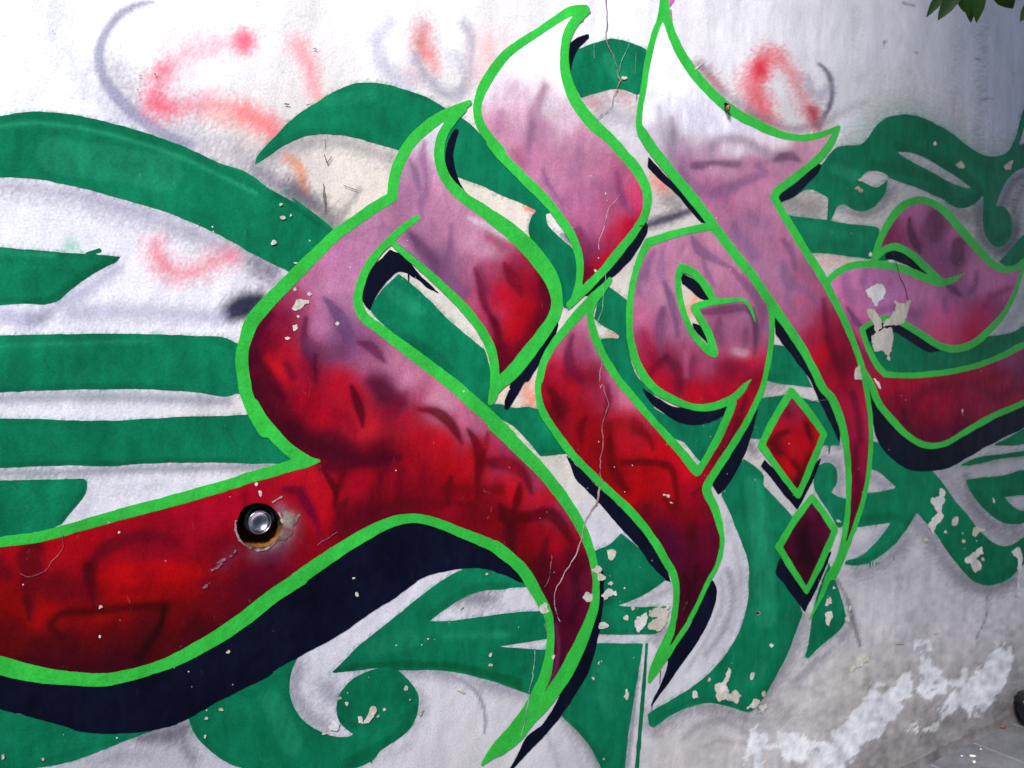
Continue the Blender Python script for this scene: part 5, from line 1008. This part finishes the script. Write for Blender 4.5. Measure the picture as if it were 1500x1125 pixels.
# ------------------------------------------------------------------ snail clinging to the lime outline
def snail():
    base = at(np.array([1062.5]), np.array([158.5]), 0.004)[0]
    root = tag(link(bpy.data.objects.new('snail', None)), 'tiny brown banded snail shell stuck on the lime outline', 'snail')
    root.location = base
    V, Fc = [], []
    nt_, ns, turns = 72, 12, 2.6
    for i in range(nt_ + 1):
        u = i / nt_
        th = -u * turns * 2 * math.pi + 2.2
        k = math.exp(-2.3 * u)
        rad = 0.0085 * k; tr = 0.0068 * k + 0.0002
        cx, cz = rad * math.cos(th) * 0.85, rad * math.sin(th) * 1.15
        cy = -0.006 - 0.010 * (1 - k)
        for j in range(ns):
            a = j / ns * 2 * math.pi
            V.append((cx + tr * math.cos(a) * math.cos(th), cy + tr * math.sin(a), cz + tr * math.cos(a) * math.sin(th)))
    for i in range(nt_):
        for j in range(ns):
            Fc.append((i * ns + j, i * ns + (j + 1) % ns, (i + 1) * ns + (j + 1) % ns, (i + 1) * ns + j))
    m, nt, N, Lk, bs = nodes('snail_shell')
    tc = N.new('ShaderNodeTexCoord'); wv = N.new('ShaderNodeTexWave'); wv.wave_type = 'RINGS'; wv.inputs['Scale'].default_value = 140; wv.inputs['Distortion'].default_value = 2
    Lk.new(tc.outputs['Object'], wv.inputs[0])
    r = ramp(nt, wv.outputs['Color'], 0.55, 0.9, (0.035, 0.022, 0.014, 1), (0.30, 0.20, 0.07, 1)); Lk.new(r.outputs[0], bs.inputs['Base Color'])
    bs.inputs['Roughness'].default_value = 0.35
    mesh_obj('shell', V, Fc, m, root, None, True)
    V, Fc = [], []
    for i in range(9):
        u = i / 8; w = 0.005 * math.sin(math.pi * min(1, u * .9 + .08))
        V += [(-0.002 - w + .004 * u, -0.0002, 0.012 - 0.024 * u), (-0.002 + .004 * u, -0.0032, 0.012 - 0.024 * u), (-0.002 + w + .004 * u, -0.0002, 0.012 - 0.024 * u)]
    for i in range(8):
        for j in range(2): Fc.append((i * 3 + j, i * 3 + j + 1, i * 3 + j + 4, i * 3 + j + 3))
    mesh_obj('foot', V, Fc, plain('snail_foot', (0.05, 0.04, 0.03), 0.5), root, None, True)
snail()

# ------------------------------------------------------------------ pavement, mortar fillet, litter
pm, nt, N, Lk, bs = nodes('paving_stone')
geo = N.new('ShaderNodeNewGeometry')
oi = N.new('ShaderNodeObjectInfo')
n1 = add_noise(nt, 9, 6, 0.65, geo.outputs['Position']); n2 = add_noise(nt, 120, 3, 0.6, geo.outputs['Position'])
r1 = ramp(nt, n1.outputs[0], 0.3, 0.7, (0.085, 0.085, 0.095, 1), (0.17, 0.165, 0.17, 1))
r2 = ramp(nt, n2.outputs[0], 0.3, 0.7, (0.8, 0.8, 0.8, 1), (1.15, 1.15, 1.15, 1))
c_ = mix(nt, 'MULTIPLY', 1.0, r1.outputs[0], r2.outputs[0])
r3 = ramp(nt, oi.outputs['Random'], 0.0, 1.0, (0.82, 0.82, 0.85, 1), (1.12, 1.1, 1.08, 1))
c_ = mix(nt, 'MULTIPLY', 1.0, c_, r3.outputs[0])
Lk.new(c_, bs.inputs['Base Color']); bs.inputs['Roughness'].default_value = 0.7
bp = N.new('ShaderNodeBump'); bp.inputs['Distance'].default_value = 0.002; Lk.new(n2.outputs[0], bp.inputs['Height']); Lk.new(bp.outputs[0], bs.inputs['Normal'])
grout = plain('paving_joint', (0.34, 0.33, 0.32), 0.9, 0.2, 0, 60, 0.3)
ground = mesh_obj('pavement', [(-40, -60, -0.006), (60, -60, -0.006), (60, 40, -0.006), (-40, 40, -0.006)], [(0, 1, 2, 3)], grout)
tag(ground, 'grey stone paving along the foot of the wall', None, None, 'structure')
tw = 0.30
b = bmesh.new()
bmesh.ops.create_cube(b, size=1.0)
bmesh.ops.scale(b, vec=(tw - 0.011, tw - 0.011, 0.03), verts=b.verts)
bmesh.ops.bevel(b, geom=[e for e in b.edges if all(v.co.z > 0 for v in e.verts)], offset=0.003, segments=1, affect='EDGES')
tile_me = bpy.data.meshes.new('paving_tile'); b.to_mesh(tile_me); b.free(); tile_me.materials.append(pm)
for i in range(26):
    for j in range(9):
        o = bpy.data.objects.new('paving_tile', tile_me)
        o.location = (-0.6 + (i + .5) * tw, -(j + .5) * tw - 0.004, -0.0155 + random.uniform(-.0014, .0006))
        o.rotation_euler = (random.uniform(-.003, .003), random.uniform(-.003, .003), random.uniform(-.004, .004))
        link(o, ground)
# fillet of mortar in the corner between wall and paving
xs = np.arange(-2.9, 10.9, 0.02); V = []; colf = []; Fc = []
prof = [(0.0003, 0.024), (0.0025, 0.017), (0.005, 0.010), (0.008, 0.004), (0.012, -0.004)]
for i, x in enumerate(xs):
    k = 1 + 0.5 * float(fbm(np.array([x * 100]), np.array([3.0]), 14, 3)[0])
    for d, z in prof:
        V.append((x, -0.0015 - d * k, z * (0.8 + 0.35 * k) if z > 0 else z))
        colf.append(lin((122, 117, 117)) * (1 + 0.5 * float(fbm(np.array([x * 100]), np.array([z * 300]), 8, 2)[0])))
m_ = len(prof)
for i in range(len(xs) - 1):
    for j in range(m_ - 1): Fc.append((i * m_ + j, i * m_ + j + 1, (i + 1) * m_ + j + 1, (i + 1) * m_ + j))
mesh_obj('mortar_fillet', V, Fc, M['bare'], wall, np.array(colf), True)

def blob(name, mat, parent, center, rad, seed, sub=3, amp=0.25, freq=3.0):
    bm = bmesh.new(); bmesh.ops.create_icosphere(bm, subdivisions=sub, radius=1.0)
    for v in bm.verts:
        p = v.co
        w = fbm(np.array([p.x * freq * 10 + seed * 7.3 + p.z * 13]), np.array([p.y * freq * 10 + seed * 3.1 - p.z * 9]), 10, 3)[0]
        v.co = Vector((p.x * rad[0], p.y * rad[1], p.z * rad[2])) * (1 + amp * 2 * w) + Vector(center)
    me = bpy.data.meshes.new(name); bm.to_mesh(me); bm.free(); me.materials.append(mat)
    me.polygons.foreach_set('use_smooth', [True] * len(me.polygons))
    return link(bpy.data.objects.new(name, me), parent)
# black rubbish bag leaning in the corner, knot ear pointing left
g0 = ground_at(1512.0, 1052.0)
bag = tag(link(bpy.data.objects.new('rubbish_bag', None)), 'shiny black plastic rubbish bag slumped against the foot of the wall', 'bag')
bag.location = (float(g0[0]) - 0.105, float(g0[1]) - 0.02, 0.0)
plastic = plain('black_polythene', (0.004, 0.004, 0.006), 0.28, 0.5, 0, 30, 0.3, 0.01)
blob('sack', plastic, bag, (0.10, -0.03, 0.062), (0.125, 0.11, 0.066), 4, 4, 0.16, 2.2)
blob('knot', plastic, bag, (0.015, -0.03, 0.118), (0.05, 0.02, 0.026), 9, 3, 0.3, 3.0)
# litter on the paving
def scrap(px, py, size, rgb, label, cat, flat=0.25):
    g = ground_at(px, py)
    o = blob('litter_scrap' if cat == 'litter' else cat.replace(' ', '_'), plain('scrap_' + cat.replace(' ', '_'), rgb, 0.7, 0.2, 0, 90, 0.25), None, (0, 0, 0), (size, size * .6, size * flat), px, 2, 0.3)
    o.location = (float(g[0]), float(g[1]), size * flat * .7); o.rotation_euler = (0, 0, random.uniform(0, 3))
    return tag(o, label, cat)
scrap(1468, 1066, 0.014, (0.15, 0.06, 0.04), 'reddish brown dry leaf scrap in the corner by the mortar', 'leaf scrap', 0.5)
scrap(1425, 1108, 0.011, (0.75, 0.72, 0.62), 'pale straw-coloured sliver lying on the paving', 'litter', 0.3).rotation_euler = (0, 0, 2.4)
scrap(1427, 1117, 0.009, (0.82, 0.84, 0.88), 'curled white paper scrap lying on the paving', 'litter', 0.4)
scrap(1409, 1108, 0.005, (0.7, 0.7, 0.72), 'white crumb of plaster lying on the paving', 'plaster crumb', 0.6)
scrap(1437, 1098, 0.004, (0.7, 0.7, 0.72), 'smaller white crumb of plaster nearer the wall foot', 'plaster crumb', 0.6)

EDGE, HOUSE = 2.2, 7.8
# ------------------------------------------------------------------ tree across the paving, leaning over the wall
lm, nt, N, Lk, bs = nodes('tree_leaf')
geo = N.new('ShaderNodeNewGeometry')
n1 = add_noise(nt, 7, 3, 0.6, geo.outputs['Position'])
r1 = ramp(nt, n1.outputs[0], 0.3, 0.7, (0.006, 0.022, 0.004, 1), (0.018, 0.055, 0.007, 1)); Lk.new(r1.outputs[0], bs.inputs['Base Color'])
bs.inputs['Roughness'].default_value = 0.55; bs.inputs['Specular IOR Level'].default_value = 0.2
bs.inputs['Transmission Weight'].default_value = 0.0
tr = N.new('ShaderNodeBsdfTranslucent'); tr.inputs[0].default_value = (0.02, 0.06, 0.004, 1)
ms = N.new('ShaderNodeMixShader'); ms.inputs[0].default_value = 0.3
Lk.new(bs.outputs[0], ms.inputs[1]); Lk.new(tr.outputs[0], ms.inputs[2]); Lk.new(ms.outputs[0], N['Material Output'].inputs[0])
bark = plain('bark', (0.10, 0.075, 0.055), 0.9, 0.2, 0, 25, 0.4, 0.01)
tree = tag(link(bpy.data.objects.new('overhanging_tree', None)), 'green leafy tree with pointed leaves hanging over the wall', 'tree')
TO = np.array([4.4, -3.2, 0.0])
tree.location = tuple(TO)
def limb(name, pts_, radii, n=9):
    pts_ = np.array(pts_, float) - TO; V = []; Fc = []
    for i, (p, r) in enumerate(zip(pts_, radii)):
        d = pts_[min(i + 1, len(pts_) - 1)] - pts_[max(i - 1, 0)]; d = Vector(d).normalized()
        u = d.orthogonal().normalized(); v = d.cross(u)
        for k in range(n):
            a = k / n * 2 * math.pi; q = Vector(p) + (u * math.cos(a) + v * math.sin(a)) * r * (1 + .08 * math.sin(3 * a + i))
            V.append(tuple(q))
    for i in range(len(pts_) - 1):
        for k in range(n): Fc.append((i * n + k, i * n + (k + 1) % n, (i + 1) * n + (k + 1) % n, (i + 1) * n + k))
    return mesh_obj(name, V, Fc, bark, tree, None, True)
limb('trunk', [(4.4, -3.2, -.05), (4.42, -3.2, .8), (4.36, -3.12, 1.8), (4.25, -3.0, 2.8), (4.1, -2.8, 3.6)], [.17, .14, .13, .12, .10])
limb('branch', [(4.25, -3.0, 2.9), (3.8, -2.6, 3.6), (3.3, -2.2, 4.1), (2.7, -1.9, 4.4), (2.2, -1.9, 4.6)], [.08, .065, .05, .035, .02])
limb('branch', [(4.2, -2.9, 3.3), (4.2, -2.2, 3.7), (4.1, -1.4, 3.9), (3.8, -.7, 3.8)], [.07, .055, .04, .02])
limb('branch', [(4.1, -2.8, 3.6), (3.7, -3.0, 4.4), (3.0, -3.3, 5.0), (2.3, -3.6, 5.2)], [.07, .05, .035, .02])
limb('branch', [(4.2, -2.9, 3.4), (4.8, -2.6, 4.1), (5.4, -2.0, 4.6), (5.8, -1.6, 4.8)], [.07, .05, .035, .02])
def leaf_geo(base, tip, width, nrm, curl=0.12):
    base = Vector(base); tip = Vector(tip); ax = tip - base; Ln = ax.length
    d = ax.normalized(); side = d.cross(Vector(nrm)).normalized(); up = side.cross(d)
    V = []; prof = [(0, .05), (.12, .50), (.3, .92), (.52, 1.0), (.72, .86), (.88, .46), (1, .02)]
    for t, w in prof:
        c = base + d * (Ln * t) + up * (-curl * Ln * t * t)
        V += [c - side * (w * width / 2) + up * (.10 * width * w), c, c + side * (w * width / 2) + up * (.10 * width * w)]
    Fc = []
    for i in range(len(prof) - 1):
        for j in range(2): Fc.append((i * 3 + j, i * 3 + j + 1, i * 3 + j + 4, i * 3 + j + 3))
    return [tuple(v) for v in V], Fc
# the leaves that dip into view, each its own part
LV = [(1396,-28,1359,25,12,2.32),(1394,-40,1382,13,8,2.36),(1412,-24,1377,28,17,2.28),(1404,-40,1415,18,20,2.40),(1414,-30,1425,34,15,2.30),(1438,-34,1432,34,15,2.26),(1428,-44,1421,26,13,2.35),(1455,-34,1482,17,24,2.22),(1522,-6,1497,30,14,2.3),(1470,-50,1499,2,14,2.3),(1375,-50,1362,-4,14,2.4),(1462,-60,1452,-4,16,2.3),(1540,-40,1524,20,18,2.3),(1350,-70,1338,-10,16,2.4)]
twig_pts = []
for (bx, by, tx, ty, w, dep) in LV:
    by -= 4; ty -= 3
    B = deep_at(bx, by, dep); T = deep_at(tx, ty, dep + random.uniform(-.03, .02))
    nr = CAM - B; nr = nr / np.linalg.norm(nr) + np.array([random.uniform(-.5, .5), random.uniform(-.5, .5), random.uniform(.0, .6)])
    V, Fc = leaf_geo(B - TO, T - TO, w * dep / FPX * 1.25, nr)
    mesh_obj('leaf', V, Fc, lm, tree, None, True)
    twig_pts.append(B)
for grp in ((0, 1, 2, 3, 4, 5, 6), (7, 11), (8, 9, 12)):
    top = np.mean([twig_pts[i] for i in grp], 0) + np.array([0.05, 0.12, 0.22])
    for i in grp: limb('twig', [twig_pts[i], (twig_pts[i] + top) / 2 + np.array([0, 0, .015]), top], [.0012, .0018, .003], 5)
    limb('twig', [top, top + np.array([.12, .1, .35]), top + np.array([.3, .1, .75])], [.003, .005, .008], 6)
# crown: unseen leaf clumps, placed for the shade they throw on the wall (stuff: nobody could count it)
cl = []
ts = np.array(tosun)
for _ in range(4000):
    c = np.array([random.uniform(-1.2, 6.0), random.uniform(-4.9, .4), random.uniform(3.2, 6.7)])
    e = (c - np.array([2.4, -2.2, 5.0])) / np.array([3.6, 2.7, 1.7])
    if e @ e > 1: continue
    s_ = c[1] / ts[1]
    xw = c[0] - ts[0] * s_                         # where this clump's shade lands along the wall
    if xw < EDGE + random.uniform(0, .5): continue
    if c[2] - ts[2] * s_ < 0.55 + random.uniform(0, .9): continue     # clumps left out so the foot of the wall stays lit
    cl.append(c)
    if len(cl) > 250: break
VV, FF = [], []
for c in cl:
    rad = random.uniform(.25, .46)
    for _ in range(60):
        d = rng.normal(size=3); d /= np.linalg.norm(d)
        p = c + d * rad * random.random() ** .45 * np.array([1, 1, .75])
        u, v = project(p[None])
        dep = (p - CAM) @ FWD
        if dep > 0 and -150 < u[0] < 1750 and v[0] > -120: continue
        ln = random.uniform(.08, .13)
        dr = d + np.array([0, 0, -.8]) + rng.normal(size=3) * .5; dr /= np.linalg.norm(dr)
        nr = rng.normal(size=3) + np.array([0, 0, 1.0])
        sd_ = np.cross(dr, nr); sd_ /= np.linalg.norm(sd_)
        k = len(VV); q = p - TO
        VV += [tuple(q), tuple(q + dr * ln * .5 - sd_ * ln * .24), tuple(q + dr * ln), tuple(q + dr * ln * .5 + sd_ * ln * .24)]
        FF += [(k, k + 1, k + 2), (k, k + 2, k + 3)]
cr_ = mesh_obj('crown', VV, FF, lm, tree); cr_['kind'] = 'stuff'

# ------------------------------------------------------------------ unseen house added behind the camera to take light off the foot of the wall
house = tag(link(bpy.data.objects.new('shade_house', None)), 'unseen two-storey house added behind the camera to shade the painted wall', 'house')
house.location = (0, -5.4, 0)
def box(name, lo, hi, mat, parent):
    V = [(x, y, z) for x in (lo[0], hi[0]) for y in (lo[1], hi[1]) for z in (lo[2], hi[2])]
    return mesh_obj(name, V, [(0, 1, 3, 2), (4, 6, 7, 5), (0, 4, 5, 1), (2, 3, 7, 6), (0, 2, 6, 4), (1, 5, 7, 3)], mat, parent)
hm = plain('house_render', (0.27, 0.27, 0.28), 0.85, 0.2, 0, 3, 0.15, 0.01)
gl = plain('window_glass', (0.03, 0.035, 0.04), 0.08, 0.5, 0, 2, 0.1)
fr = plain('window_frame', (0.5, 0.48, 0.45), 0.5, 0.3)
box('wall', (-13, -5, 0), (13, 0, HOUSE), hm, house)
box('roof', (-13.3, -5.3, HOUSE + .002), (13.3, .3, HOUSE + .22), plain('roof_edge', (0.16, 0.10, 0.08), 0.8), house)
for wx in range(-11, 12, 4):
    for wz in (1.1, 4.1):
        w_ = box('window', (wx - .6, .002, wz), (wx + .6, .06, wz + 1.5), fr, house)
        box('pane', (wx - .5, .062, wz + .1), (wx + .5, .07, wz + 1.4), gl, w_)
